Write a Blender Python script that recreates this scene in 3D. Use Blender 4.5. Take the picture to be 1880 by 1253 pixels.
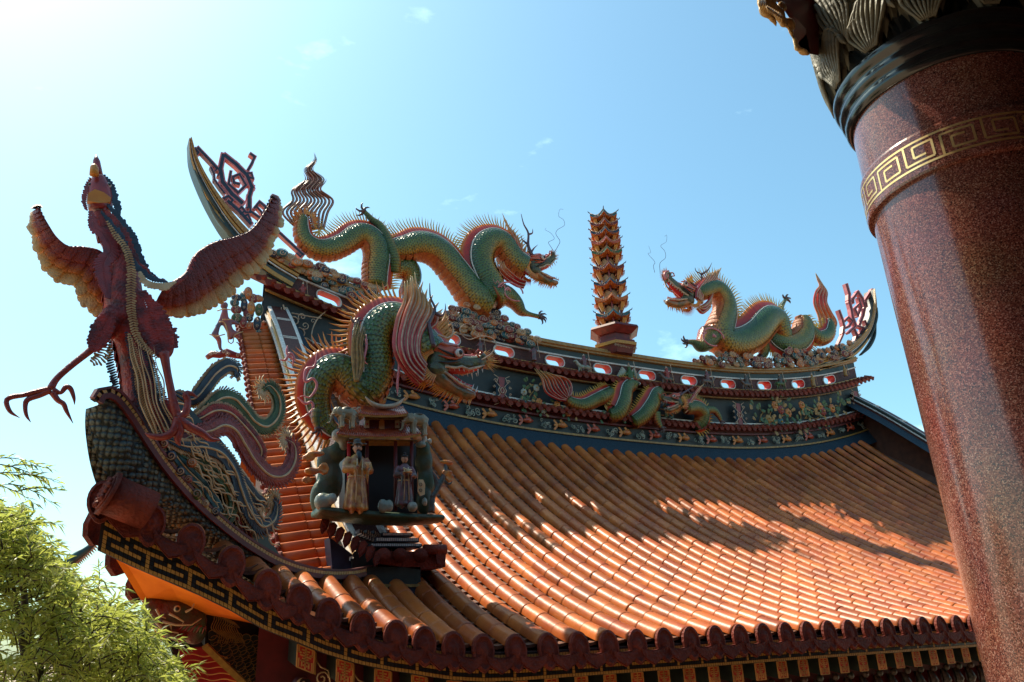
import bpy, math, random
import numpy as np
from math import sin, cos, pi, radians, sqrt
random.seed(7); rng = np.random.RandomState(5)
for o in list(bpy.data.objects): bpy.data.objects.remove(o)
SC = bpy.context.scene; COL = SC.collection
# ---------------- camera (solved from the vanishing points of ridge, eave and pillar) ----------------
S = 0.6; BASE = 8.0            # model units -> metres, height of the lens above the courtyard
_v1 = np.array([2760., 424.]); _v = np.array([-159., -3693.]); F = sqrt(-(_v1 @ _v))
_X = np.array([*_v1, F]); _X /= np.linalg.norm(_X); _Z = np.array([*_v, F]); _Z /= np.linalg.norm(_Z)
_Y = np.cross(_Z, _X); RM = np.stack([_X, _Y, _Z])
from mathutils import Matrix, Vector
cam_d = bpy.data.cameras.new('camera'); cam = bpy.data.objects.new('camera', cam_d); COL.objects.link(cam)
cr, cd, cf = RM @ [1, 0, 0], RM @ [0, 1, 0], RM @ [0, 0, 1]
cam.matrix_world = Matrix(((cr[0], -cd[0], -cf[0], 0), (cr[1], -cd[1], -cf[1], 0), (cr[2], -cd[2], -cf[2], BASE), (0, 0, 0, 1)))
cam_d.sensor_width = 36; cam_d.lens = 36 * F / 1880; cam_d.clip_end = 3000; cam_d.clip_start = .05
SC.camera = cam
# ---------------- world, sun, exposure ----------------
SUN = Vector((-.258, .47, .844)).normalized()
w = bpy.data.worlds.new('World'); SC.world = w; w.use_nodes = True
nt = w.node_tree; bg = nt.nodes['Background']; sky = nt.nodes.new('ShaderNodeTexSky'); sky.sky_type = 'NISHITA'
sky.sun_disc = False; sky.sun_elevation = math.asin(SUN.z); sky.sun_rotation = math.atan2(SUN.x, SUN.y)
sky.air_density = 1.15; sky.dust_density = 1.6; sky.ozone_density = 3.0; sky.altitude = 0
# thin wisps of cloud mixed into the sky
tc = nt.nodes.new('ShaderNodeTexCoord'); ns = nt.nodes.new('ShaderNodeTexNoise'); ns.inputs['Scale'].default_value = 5.0
ns.inputs['Detail'].default_value = 9; ns.inputs['Roughness'].default_value = .58
mp = nt.nodes.new('ShaderNodeMapping'); mp.inputs['Scale'].default_value = (1, 1, 2.2); mp.inputs['Location'].default_value = (3.1, .4, 0)
nt.links.new(tc.outputs['Generated'], mp.inputs[0]); nt.links.new(mp.outputs[0], ns.inputs['Vector'])
r1 = nt.nodes.new('ShaderNodeValToRGB'); r1.color_ramp.elements[0].position = .62; r1.color_ramp.elements[1].position = .85
r1.color_ramp.elements[1].color = (.5, .5, .5, 1)
nt.links.new(ns.outputs['Fac'], r1.inputs[0])
mx = nt.nodes.new('ShaderNodeMix'); mx.data_type = 'RGBA'; nt.links.new(r1.outputs[0], mx.inputs[0])
nt.links.new(sky.outputs[0], mx.inputs[6]); mx.inputs[7].default_value = (12, 12.3, 12.6, 1)
tn = nt.nodes.new('ShaderNodeMix'); tn.data_type = 'RGBA'; tn.blend_type = 'MULTIPLY'; tn.inputs[0].default_value = 1; tn.inputs[7].default_value = (.90, 1.22, 1.10, 1)
nt.links.new(mx.outputs[2], tn.inputs[6]); nt.links.new(tn.outputs[2], bg.inputs['Color']); bg.inputs['Strength'].default_value = .125
sl = bpy.data.lights.new('sun', 'SUN'); sl.energy = 4.9; sl.angle = radians(.5); sl.color = (1, .88, .68)
so = bpy.data.objects.new('sun', sl); COL.objects.link(so); so.rotation_euler = SUN.to_track_quat('Z', 'Y').to_euler()
so.location = (0, 0, 40)
SC.view_settings.view_transform = 'Standard'; SC.view_settings.look = 'None'; SC.view_settings.exposure = 0.68; SC.view_settings.gamma = 1

# ---------------- picture <-> place ----------------
def ray(px, py): return RM @ np.array([px - 940., py - 626.5, F])
def W(px, py, y): r = ray(px, py); return r * (y / r[1])           # point of the plane Y = y seen at px,py
def WX(px, py, x): r = ray(px, py); return r * (x / r[0])
def upp(p): return float((RM.T @ p)[2] / F)                          # units per pixel at a point
def cat(P, n):
    P = np.array(P, float); k = len(P)
    if k == 2: return np.array([P[0] + (P[1] - P[0]) * t for t in np.linspace(0, 1, n)])
    Q = np.vstack([2 * P[0] - P[1], P, 2 * P[-1] - P[-2]])
    d = np.r_[0, np.cumsum(np.linalg.norm(np.diff(P[:, :2], axis=0), axis=1) + 1e-6)]
    out = []
    for s in np.linspace(0, d[-1], n):
        i = min(max(np.searchsorted(d, s, 'right') - 1, 0), k - 2); t = (s - d[i]) / (d[i + 1] - d[i])
        a, b, c, e = Q[i], Q[i + 1], Q[i + 2], Q[i + 3]
        out.append(.5 * (2 * b + (c - a) * t + (2 * a - 5 * b + 4 * c - e) * t * t + (3 * b - a - 3 * c + e) * t ** 3))
    return np.array(out)
def WP(pts, y, n):
    """pixel path (px, py[, rpx[, dy]]) -> world points and radii in units"""
    A = [tuple(p) + (6,) * (3 - len(p)) if len(p) < 3 else p for p in pts]
    A = [tuple(p) + (0,) if len(p) < 4 else p for p in A]
    C = cat(A, n); P = np.array([W(c[0], c[1], y + c[3]) for c in C])
    return P, np.array([max(c[2], .05) * upp(p) for c, p in zip(C, P)])

# ---------------- mesh building ----------------
class MB:
    def __init__(s): s.v = []; s.f = []; s.m = []; s.uv = []; s.sm = []
    def add(s, V, Fc, mi=0, uv=None, smooth=True):
        b = len(s.v); s.v.extend([tuple(map(float, p)) for p in V])
        s.uv.extend(uv if uv is not None else [(0, 0)] * len(V))
        for k, f in enumerate(Fc):
            s.f.append([b + i for i in f]); s.m.append(mi if isinstance(mi, int) else mi[k]); s.sm.append(smooth)
    def tube(s, P, R, n=8, mi=0, B=(0, 1, 0), flat=1.0, cap=True, ph=0.0, u0=0, smooth=True, norm=False):
        """tube along P; angle 0 points to the dorsal side N = T x B; flat scales along B"""
        P = np.asarray(P, float); k = len(P); R = np.broadcast_to(R, (k,)); B0 = np.array(B, float)
        T = np.gradient(P, axis=0); T /= np.linalg.norm(T, axis=1)[:, None] + 1e-12
        L = np.r_[0, np.cumsum(np.linalg.norm(np.diff(P, axis=0), axis=1))]
        if norm: L = L / L[-1]
        V = []; uv = []
        for i in range(k):
            N = np.cross(T[i], B0); N /= np.linalg.norm(N) + 1e-9; Bb = np.cross(N, T[i])
            for j in range(n + 1):
                a = 2 * pi * j / n + ph
                V.append(P[i] + R[i] * (N * cos(a) + Bb * sin(a) * flat)); uv.append((u0 + L[i], j / n))
        m = n + 1
        Fc = [(i * m + j, i * m + j + 1, (i + 1) * m + j + 1, (i + 1) * m + j) for i in range(k - 1) for j in range(n)]
        if cap: Fc += [tuple(range(n - 1, -1, -1)), tuple((k - 1) * m + j for j in range(n))]
        s.add(V, Fc, mi, uv, smooth)
    def cone(s, a, b, r, n=4, mi=0, r2=0.0, bend=None):
        a = np.array(a, float); b = np.array(b, float)
        P = [a, b] if bend is None else [a, (a + b) / 2 + np.array(bend), b]
        R = [r, r2] if bend is None else [r, (r + r2) * .7, r2]
        d = b - a; B = (0, 1, 0) if abs(d[1]) < .8 * np.linalg.norm(d) else (1, 0, 0)
        s.tube(P, R, n, mi, B, cap=r2 > 0.001)
    def box(s, c, h, mi=0, M=None):
        c = np.array(c, float); V = []
        for z in (-1, 1):
            for y in (-1, 1):
                for x in (-1, 1):
                    q = np.array([x * h[0], y * h[1], z * h[2]]); V.append(c + (q if M is None else M @ q))
        s.add(V, [(0, 2, 3, 1), (4, 5, 7, 6), (0, 1, 5, 4), (2, 6, 7, 3), (0, 4, 6, 2), (1, 3, 7, 5)], mi, None, False)
    def sph(s, c, r, mi=0, nu=10, nv=7, M=None):
        c = np.array(c, float); r = np.broadcast_to(r, (3,)); V = []; uv = []
        for i in range(nv + 1):
            t = pi * i / nv
            for j in range(nu + 1):
                a = 2 * pi * j / nu; q = np.array([r[0] * sin(t) * cos(a), r[1] * sin(t) * sin(a), r[2] * cos(t)])
                V.append(c + (q if M is None else M @ q)); uv.append((j / nu, i / nv))
        m = nu + 1
        s.add(V, [(i * m + j, (i + 1) * m + j, (i + 1) * m + j + 1, i * m + j + 1) for i in range(nv) for j in range(nu)], mi, uv)
    def prism(s, poly, d, mi=0, mside=None, smooth=False):
        """closed polygon (world points) extruded by vector d"""
        n = len(poly); A = [np.array(p, float) for p in poly]; d = np.array(d, float)
        s.add(A + [p + d for p in A], [tuple(range(n))[::-1], tuple(range(n, 2 * n))] + [(i, (i + 1) % n, n + (i + 1) % n, n + i) for i in range(n)],
              [mi, mi] + [mi if mside is None else mside] * n, None, smooth)
    def sweep(s, P, prof, mi=0, close=False, up=(0, 0, 1), smooth=True, side=None):
        """profile points (a,b): a along side, b along up, swept along P; mi list = one per profile edge"""
        P = np.asarray(P, float); T = np.gradient(P, axis=0); up = np.array(up, float); V = []
        L = np.r_[0, np.cumsum(np.linalg.norm(np.diff(P, axis=0), axis=1))]; uv = []
        for i, p in enumerate(P):
            sd = np.array(side, float) if side is not None else np.cross(T[i], up); sd = sd / np.linalg.norm(sd)
            for j, (a, b) in enumerate(prof): V.append(p + sd * a + up * b); uv.append((L[i], j / max(1, len(prof) - 1)))
        m = len(prof); e = m if close else m - 1; Fc = []; mm = []
        for i in range(len(P) - 1):
            for j in range(e):
                k = (j + 1) % m; Fc.append((i * m + j, (i + 1) * m + j, (i + 1) * m + k, i * m + k)); mm.append(mi if isinstance(mi, int) else mi[j])
        if close: Fc += [tuple(range(m)), tuple((len(P) - 1) * m + j for j in range(m))[::-1]]; mm += [mm[0]] * 2
        s.add(V, Fc, mm, uv, smooth)
    def empty(s): return not s.v
    def build(s, name, mats, parent=None, origin=None, loc=None):
        if not s.v: return None
        V = np.array(s.v) * S; V[:, 2] += BASE
        if parent is not None: o0 = np.array(parent['_w'])
        elif loc is not None: o0 = np.array(loc)
        else: o0 = np.array([(V[:, 0].min() + V[:, 0].max()) / 2, (V[:, 1].min() + V[:, 1].max()) / 2, V[:, 2].min()])
        me = bpy.data.meshes.new(name); me.from_pydata((V - o0).tolist(), [], s.f)
        if not isinstance(mats, (list, tuple)): mats = [mats]
        for m in mats: me.materials.append(MAT[m] if isinstance(m, str) else m)
        me.polygons.foreach_set('material_index', [min(i, len(mats) - 1) for i in s.m])
        me.polygons.foreach_set('use_smooth', s.sm)
        uvl = me.uv_layers.new(name='UVMap'); li = np.zeros(len(me.loops), dtype=np.int32); me.loops.foreach_get('vertex_index', li)
        uvl.data.foreach_set('uv', np.array(s.uv, float)[li].ravel())
        me.update(); o = bpy.data.objects.new(name, me); COL.objects.link(o)
        if parent is not None:
            o.parent = parent; o['_w'] = [float(x) for x in o0]
        else: o.location = o0; o['_w'] = [float(x) for x in o0]
        return o
def thing(name, label, cat_, p, group=None):
    """empty at unit point p (base)"""
    o = bpy.data.objects.new(name, None); COL.objects.link(o); q = np.array(p, float) * S; q[2] += BASE
    o.location = q; o['_w'] = [float(x) for x in q]; o.empty_display_size = .1
    o['label'] = label; o['category'] = cat_
    if group: o['group'] = group
    return o
def tag(o, label, cat_, group=None):
    o['label'] = label; o['category'] = cat_
    if group: o['group'] = group
    return o
def remesh(mb, vox, name='blob'):
    """fuse overlapping lumps into one continuous surface; returns verts (units), faces"""
    me = bpy.data.meshes.new(name); me.from_pydata(mb.v, [], mb.f); o = bpy.data.objects.new(name, me); COL.objects.link(o)
    m = o.modifiers.new('r', 'REMESH'); m.mode = 'VOXEL'; m.voxel_size = vox; m.use_smooth_shade = True
    q = o.modifiers.new('s', 'SMOOTH'); q.factor = .5; q.iterations = 3
    dg = bpy.context.evaluated_depsgraph_get(); ev = o.evaluated_get(dg); em = ev.to_mesh()
    V = [tuple(v.co) for v in em.vertices]; Fc = [tuple(p.vertices) for p in em.polygons]
    ev.to_mesh_clear(); bpy.data.objects.remove(o); bpy.data.meshes.remove(me)
    out = MB(); out.add(V, Fc); return out
# ---------------- materials ----------------
MAT = {}
def mk(name, col, rough=.5, col2=None, nscale=8, bump=0.0, bscale=30, coat=0.0, metal=0.0, ramp=None, scales=None, spec=.5, detail=4, island=0):
    m = bpy.data.materials.new(name); m.use_nodes = True; t = m.node_tree; b = t.nodes['Principled BSDF']; N = t.nodes.new; Lk = t.links.new
    b.inputs['Roughness'].default_value = rough; b.inputs['Metallic'].default_value = metal
    b.inputs['Coat Weight'].default_value = coat; b.inputs['Coat Roughness'].default_value = .12; b.inputs['Specular IOR Level'].default_value = spec
    tc = N('ShaderNodeTexCoord'); c = None
    if ramp:      # colours along / around the part from its UV (u, v)
        axis, stops = ramp; sx = N('ShaderNodeSeparateXYZ'); Lk(tc.outputs['UV'], sx.inputs[0]); src = sx.outputs[1 if axis != 'u' else 0]
        if axis == 'fold':   # 0 at the back, 1 at the belly
            a = N('ShaderNodeMath'); a.operation = 'SUBTRACT'; Lk(src, a.inputs[0]); a.inputs[1].default_value = .5
            a2 = N('ShaderNodeMath'); a2.operation = 'ABSOLUTE'; Lk(a.outputs[0], a2.inputs[0])
            a3 = N('ShaderNodeMath'); a3.operation = 'MULTIPLY_ADD'; Lk(a2.outputs[0], a3.inputs[0]); a3.inputs[1].default_value = -2; a3.inputs[2].default_value = 1; src = a3.outputs[0]
        nz = N('ShaderNodeTexNoise'); nz.inputs['Scale'].default_value = 9; Lk(tc.outputs['Object'], nz.inputs['Vector'])
        ad = N('ShaderNodeMath'); ad.operation = 'MULTIPLY_ADD'; Lk(nz.outputs['Fac'], ad.inputs[0]); ad.inputs[1].default_value = .14; Lk(src, ad.inputs[2])
        sb = N('ShaderNodeMath'); sb.operation = 'SUBTRACT'; Lk(ad.outputs[0], sb.inputs[0]); sb.inputs[1].default_value = .07
        r = N('ShaderNodeValToRGB'); cr_ = r.color_ramp
        while len(cr_.elements) < len(stops): cr_.elements.new(.5)
        for e, (p, cc) in zip(cr_.elements, stops): e.position = p; e.color = (*cc, 1)
        Lk(sb.outputs[0], r.inputs[0]); c = r.outputs[0]
    nz = N('ShaderNodeTexNoise'); nz.inputs['Scale'].default_value = nscale; nz.inputs['Detail'].default_value = detail; Lk(tc.outputs['Object'], nz.inputs['Vector'])
    rr = N('ShaderNodeValToRGB'); rr.color_ramp.elements[0].position = .35; rr.color_ramp.elements[1].position = .68
    if c is None:
        c2 = col2 or tuple(x * .62 for x in col); rr.color_ramp.elements[0].color = (*c2, 1); rr.color_ramp.elements[1].color = (*col, 1)
        Lk(nz.outputs['Fac'], rr.inputs[0]); c = rr.outputs[0]
    else:
        rr.color_ramp.elements[0].color = (.72, .72, .72, 1); rr.color_ramp.elements[1].color = (1.0, 1.0, 1.0, 1); Lk(nz.outputs['Fac'], rr.inputs[0])
        mm = N('ShaderNodeMix'); mm.data_type = 'RGBA'; mm.blend_type = 'MULTIPLY'; mm.inputs[0].default_value = 1; Lk(c, mm.inputs[6]); Lk(rr.outputs[0], mm.inputs[7]); c = mm.outputs[2]
    hgt = None
    if scales:    # overlapping scales in UV (u length per scale in metres-like units, count around), dark joints
        lu, nv_, dark = scales; ob = lu == 'obj'; mpp = N('ShaderNodeMapping'); Lk(tc.outputs['Object' if ob else 'UV'], mpp.inputs[0]); mpp.inputs['Scale'].default_value = (nv_,) * 3 if ob else (1 / lu, nv_, 1)
        vo = N('ShaderNodeTexVoronoi'); vo.voronoi_dimensions = '3D' if ob else '2D'; vo.inputs['Scale'].default_value = 1; vo.inputs['Randomness'].default_value = .22
        if ob: Lk(mpp.outputs[0], vo.inputs['Vector'])
        else:    # every other row shifted by half a scale
            s1 = N('ShaderNodeSeparateXYZ'); Lk(mpp.outputs[0], s1.inputs[0]); fl = N('ShaderNodeMath'); fl.operation = 'FLOOR'; Lk(s1.outputs[0], fl.inputs[0])
            ma = N('ShaderNodeMath'); ma.operation = 'MULTIPLY_ADD'; Lk(fl.outputs[0], ma.inputs[0]); ma.inputs[1].default_value = .5; Lk(s1.outputs[1], ma.inputs[2])
            cx = N('ShaderNodeCombineXYZ'); Lk(s1.outputs[0], cx.inputs[0]); Lk(ma.outputs[0], cx.inputs[1]); Lk(cx.outputs[0], vo.inputs['Vector'])
        vr = N('ShaderNodeValToRGB'); vr.color_ramp.elements[0].position = .3; vr.color_ramp.elements[0].color = (1, 1, 1, 1); vr.color_ramp.elements[1].position = .62; vr.color_ramp.elements[1].color = (dark, dark, dark, 1)
        Lk(vo.outputs['Distance'], vr.inputs[0]); mm = N('ShaderNodeMix'); mm.data_type = 'RGBA'; mm.blend_type = 'MULTIPLY'; mm.inputs[0].default_value = 1
        Lk(c, mm.inputs[6]); Lk(vr.outputs[0], mm.inputs[7]); c = mm.outputs[2]; hgt = vr.outputs[0]
    if island:    # each separate tile fired and weathered a little differently
        ge = N('ShaderNodeNewGeometry'); mr = N('ShaderNodeMapRange'); mr.inputs[3].default_value = 1 - island; mr.inputs[4].default_value = 1 + island * .35; Lk(ge.outputs['Random Per Island'], mr.inputs[0])
        n4 = N('ShaderNodeTexNoise'); n4.inputs['Scale'].default_value = .9; n4.inputs['Detail'].default_value = 7; n4.inputs['Roughness'].default_value = .7; Lk(tc.outputs['Object'], n4.inputs['Vector'])
        m4 = N('ShaderNodeMapRange'); m4.inputs[1].default_value = .36; m4.inputs[2].default_value = .56; m4.inputs[3].default_value = .72; m4.inputs[4].default_value = 1; Lk(n4.outputs['Fac'], m4.inputs[0])
        mu = N('ShaderNodeMath'); mu.operation = 'MULTIPLY'; Lk(mr.outputs[0], mu.inputs[0]); Lk(m4.outputs[0], mu.inputs[1])
        mm = N('ShaderNodeMix'); mm.data_type = 'RGBA'; mm.blend_type = 'MULTIPLY'; mm.inputs[0].default_value = 1; Lk(c, mm.inputs[6]); Lk(mu.outputs[0], mm.inputs[7]); c = mm.outputs[2]
    Lk(c, b.inputs['Base Color'])
    if bump or hgt is not None:
        bp = N('ShaderNodeBump'); bp.inputs['Strength'].default_value = bump or .6; bp.inputs['Distance'].default_value = .02
        if hgt is None:
            n2 = N('ShaderNodeTexNoise'); n2.inputs['Scale'].default_value = bscale; n2.inputs['Detail'].default_value = 5; Lk(tc.outputs['Object'], n2.inputs['Vector']); hgt = n2.outputs['Fac']
        Lk(hgt, bp.inputs['Height']); Lk(bp.outputs[0], b.inputs['Normal'])
    MAT[name] = m; return m
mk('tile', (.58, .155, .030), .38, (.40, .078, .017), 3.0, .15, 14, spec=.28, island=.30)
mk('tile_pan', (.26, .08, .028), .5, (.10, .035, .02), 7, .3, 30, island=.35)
mk('tile_end', (.25, .038, .018), .6, (.14, .02, .01), 9, .8, 42, spec=.25, island=.25)
mk('under', (.10, .035, .02), .8)
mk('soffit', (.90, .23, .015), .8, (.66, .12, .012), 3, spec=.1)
mk('yellow', (.52, .27, .045), .4, (.36, .17, .03), 30)
mk('mos_y', (.62, .32, .07), .4, (.45, .20, .04), 40)
mk('mos_k', (.018, .022, .03), .3, (.01, .012, .016), 40)
mk('grout', (.03, .016, .012), .9)
mk('gold', (.40, .22, .05), .4, (.22, .11, .03), 25, .3, 60)
mk('green', (.028, .04, .03), .45, (.015, .022, .02), 12)
mk('white', (.72, .66, .60), .45, (.5, .44, .4), 25)
mk('brick', (.10, .022, .016), .6, (.05, .012, .01), 45, .5, 60)
mk('red', (.55, .02, .02), .45, (.40, .015, .015), 5)
mk('dkred', (.16, .014, .014), .5, (.09, .01, .01), 10)
mk('panel', (.022, .022, .02), .5, (.012, .012, .012), 12)
mk('blue', (.028, .05, .07), .55, (.015, .03, .045), 45, .5, 90, spec=.2)
mk('navy', (.02, .03, .06), .4, (.012, .016, .03), 12)
mk('pink', (.62, .22, .22), .4, (.5, .12, .14), 14)
mk('cream', (.70, .50, .28), .45, (.55, .34, .16), 14)
mk('orange', (.60, .19, .035), .4, (.45, .10, .02), 14)
mk('black', (.012, .011, .012), .35)
mk('teal', (.03, .12, .12), .35, (.015, .05, .06), 16)
mk('leafgreen', (.06, .12, .03), .45, (.03, .06, .015), 16)
mk('horn', (.10, .05, .05), .35, (.05, .02, .02), 20)
mk('bone', (.58, .42, .28), .4, (.38, .22, .14), 20)
mk('skin_d', None, .3, ramp=('fold', [(0, (.015, .055, .055)), (.16, (.02, .085, .04)), (.36, (.06, .13, .02)), (.58, (.19, .20, .03)), (.70, (.46, .27, .04)), (.80, (.55, .17, .025)), (.9, (.42, .07, .015))]), scales=(.075, 26, .28), coat=.2)
mk('belly', (.45, .15, .03), .45, (.30, .06, .02), 20, .5, 60)
mk('finband', None, .35, ramp=('v', [(0, (.36, .015, .010)), (.5, (.55, .035, .010)), (1, (.72, .22, .02))]))
mk('spine', None, .35, ramp=('u', [(0, (.55, .10, .02)), (.05, (.60, .30, .04)), (.18, (.66, .46, .10))]))
mk('flame', None, .3, ramp=('u', [(0, (.30, .012, .02)), (.4, (.50, .02, .02)), (.68, (.58, .10, .02)), (.86, (.62, .26, .05)), (1, (.62, .42, .16))]), coat=.3)
mk('blackstone', (.014, .016, .017), .16, (.008, .009, .010), 20, coat=.3)
mk('leafstone', (.17, .155, .105), .6, (.08, .072, .05), 6, .5, 30)
mk('yel_or', (.62, .27, .04), .45, (.5, .17, .03), 9)
mk('shiny_gold', (.95, .70, .32), .38, (.8, .5, .2), 20, metal=.85)
def granite():
    m = mk('granite', (.30, .10, .075), .2, (.09, .03, .028), 60, coat=.4); t = m.node_tree; b = t.nodes['Principled BSDF']; N = t.nodes.new; Lk = t.links.new
    tc = N('ShaderNodeTexCoord'); vo = N('ShaderNodeTexVoronoi'); vo.inputs['Scale'].default_value = 300; Lk(tc.outputs['Object'], vo.inputs['Vector'])
    r = N('ShaderNodeValToRGB'); e = r.color_ramp.elements; e[0].position = 0; e[0].color = (.04, .015, .015, 1); e[1].position = 1; e[1].color = (.46, .24, .19, 1)
    for p, c in ((.25, (.12, .032, .026)), (.5, (.20, .058, .042)), (.8, (.29, .10, .072))): x = e.new(p); x.color = (*c, 1)
    sx = N('ShaderNodeSeparateColor'); Lk(vo.outputs['Color'], sx.inputs[0]); Lk(sx.outputs[0], r.inputs[0])
    n2 = N('ShaderNodeTexNoise'); n2.inputs['Scale'].default_value = 5; n2.inputs['Detail'].default_value = 6; Lk(tc.outputs['Object'], n2.inputs['Vector'])
    mm = N('ShaderNodeMix'); mm.data_type = 'RGBA'; mm.blend_type = 'MULTIPLY'; mm.inputs[0].default_value = .5; Lk(r.outputs[0], mm.inputs[6]); Lk(n2.outputs['Color'], mm.inputs[7])
    Lk(mm.outputs[2], b.inputs['Base Color'])
granite()
def ground_mat():
    mk('ground', (.46, .34, .23), .8, (.36, .25, .16), 1.5, .2, 8)
ground_mat()
# ---------------- setting ----------------
C = 15.4; YE = 9.3; YR = 19.65
g = MB(); z0 = -BASE / S; n = 40
for i in range(n):
    pass
g.add([(-900, -900, z0), (900, -900, z0), (900, 2500, z0), (-900, 2500, z0)], [(0, 1, 2, 3)])
o = g.build('ground', 'ground'); o['kind'] = 'structure'
# ---------------- the temple roof ----------------
EX = [.18, .59, 1.01, 1.45, 1.86, 2.22, 2.56, 2.97, 3.37, 3.73, 4.11, 4.51, 5.0, 6.4, 9.7, 15.4]
EZ = [1.55, 1.36, 1.17, .94, .69, .53, .37, .22, .11, .03, -.04, -.08, -.10, -.10, -.09, -.09]
def E(x): d = abs(x - C); return float(np.interp(C - d, EX, EZ)) if C - d > .18 else 1.55 + (.18 - (C - d)) * .5
def RR(x): return .36 * (abs(x - C) / 7) ** 2.8
def zr(x, y):
    t = (y - YE); s = t / (YR - YE)
    return (E(x) + .10) * (1 - min(s * 1.3, 1)) ** 1.5 - .10 + .25 * t + .0262 * t * t + RR(x) * max(s, 0) ** 1.2
def rz(x): return .34 * (abs(x - C) / 7) ** 2.7       # rise of the main ridge towards its ends
XL = [.59, 1.01, 1.45, 1.86, 2.22, 2.56, 2.97, 3.37, 3.73, 4.11, 4.51, 4.97]
XS = XL + [4.97 + .474 * k for k in range(1, 22)]
XS = XS + [C] + [2 * C - x for x in XS[::-1]]
def hipy(x): d = C - abs(x - C); return 9.25 + max(0, d - .3) * (2.15 / 3.5)
def ytop(x):
    d = C - abs(x - C)
    return hipy(x) - .05 if d < 3.62 else (11.3 if d < 4.3 else YR)
temple = thing('temple_hall', 'temple hall with upswept orange tiled roof and ornate mosaic ridge, behind the granite pillar', 'temple', (C, 15, -BASE / S))
mb = MB(); r = .142
for x in XS:
    y1 = ytop(x); y = YE - .02; L = .47; n = max(1, int(round((y1 - y) * 1.12 / L))); ys = np.linspace(y, y1, n + 1)
    ys[1:-1] += rng.uniform(-.02, .02, n - 1) if n > 1 else 0
    xo = rng.uniform(-.01, .01)
    for a, b in zip(ys[:-1], ys[1:]):
        ra, rb = r * 1.02, r * .985; V = []; xo2 = xo + rng.uniform(-.006, .006); zo2 = rng.uniform(-.004, .004)
        rows = [(a, ra * .93), (a + .012, ra), (a + .05, ra), ((a + b) / 2, (ra + rb) / 2), (b + .01, rb)]
        for yy, rad in rows:
            z = zr(x, yy) + zo2; sl = (zr(x, yy + .05) - zr(x, yy - .05)) / .1; k = 1 / sqrt(1 + sl * sl)
            for j in range(9):
                an = pi * j / 8; V.append((x + xo2 + rad * cos(an), yy - sl * k * rad * sin(an), z + k * rad * sin(an)))
        mb.add(V, [(i * 9 + j, i * 9 + j + 1, (i + 1) * 9 + j + 1, (i + 1) * 9 + j) for i in range(4) for j in range(8)] + [tuple(range(9))[::-1]])
front = mb.build('front_slope', 'tile', temple)
# pan tiles between the rolls
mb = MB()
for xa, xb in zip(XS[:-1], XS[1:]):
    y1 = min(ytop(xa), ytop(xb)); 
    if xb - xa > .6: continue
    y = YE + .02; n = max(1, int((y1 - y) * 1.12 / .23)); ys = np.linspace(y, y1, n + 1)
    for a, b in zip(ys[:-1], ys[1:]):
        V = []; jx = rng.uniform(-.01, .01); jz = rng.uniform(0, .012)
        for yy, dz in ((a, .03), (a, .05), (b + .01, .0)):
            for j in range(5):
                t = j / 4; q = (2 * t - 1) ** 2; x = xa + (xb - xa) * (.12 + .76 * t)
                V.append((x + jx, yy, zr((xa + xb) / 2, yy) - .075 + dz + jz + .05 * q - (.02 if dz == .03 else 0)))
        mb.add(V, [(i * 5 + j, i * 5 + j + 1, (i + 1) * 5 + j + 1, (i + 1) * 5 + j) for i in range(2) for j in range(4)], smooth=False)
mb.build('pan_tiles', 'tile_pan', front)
# bed under the tiles and the boards under the eave
mb = MB(); xs = np.linspace(.25, 2 * C - .25, 60); V = []
for x in xs:
    for t in np.linspace(0, 1, 14): y = YE + t * (ytop(x) - YE); V.append((x, y, zr(x, y) - .09))
mb.add(V, [(i * 14 + j, (i + 1) * 14 + j, (i + 1) * 14 + j + 1, i * 14 + j + 1) for i in range(59) for j in range(13)])
mb.build('roof_bed', 'under', front)
# round end tiles and hanging drip tiles, each a part
XE = [.10] + XS
def disc(x, z, w=.15, h=.205):
    m = MB(); pts = []
    for j in range(20):
        a = 2 * pi * j / 20; pt = -.05 * max(0, -sin(a)) ** 6; pts.append((w * cos(a), h * sin(a) + pt))
    for rr, yy in ((1, 0), (1, -.05), (.84, -.062), (.80, -.045), (.45, -.05), (.2, -.075)):
        m.v += [(x + a * rr, YE - .05 + yy + .10 * (b * rr), z - .07 + b * rr) for a, b in pts]; m.uv += [(0, 0)] * 20
    for i in range(5):
        for j in range(20): m.f.append([i * 20 + j, (i + 1) * 20 + j, (i + 1) * 20 + (j + 1) % 20, i * 20 + (j + 1) % 20]); m.m.append(0); m.sm.append(i > 2)
    m.f.append([5 * 20 + j for j in range(20)][::-1]); m.m.append(0); m.sm.append(False)
    return m
def drip(xa, xb):
    m = MB(); xm = (xa + xb) / 2; w = (xb - xa) / 2 + .02; z = (zr(xa, YE) + zr(xb, YE)) / 2; sl = (zr(xb, YE) - zr(xa, YE)) / (xb - xa)
    pts = []; top = []; K = 14
    for j in range(K + 1):
        t = -1 + 2 * j / K; top.append((t * w, -.02 - .07 * (1 - t * t)))
    for j in range(1, K): 
        t = 1 - 2 * j / K; s_ = 1 - abs(t); pts.append((t * w, -.06 - .16 * (sin(min(1, s_ * 1.5) * pi / 2) ** .8) - .06 * max(0, s_ - .55) / .45))
    full = top + pts; DY = -.10
    poly = [(xm + a, YE - .10 + b * .10, z + b + a * sl - .06) for a, b in full]
    m.prism(poly, (0, .05, 0))
    # raised rim
    inner = [(xm + a * .82, YE - .116 + (b * .86 - .02) * .10, z + (b * .80 - .04) + a * .82 * sl - .06) for a, b in full]
    m.prism(inner, (0, .012, 0)); return m
for i, x in enumerate(XE):
    if x > C + 2 and x < 2 * C - .05 and i % 1: continue
    disc(x, zr(x, YE)).build('roll_end', 'tile_end', front)
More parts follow.
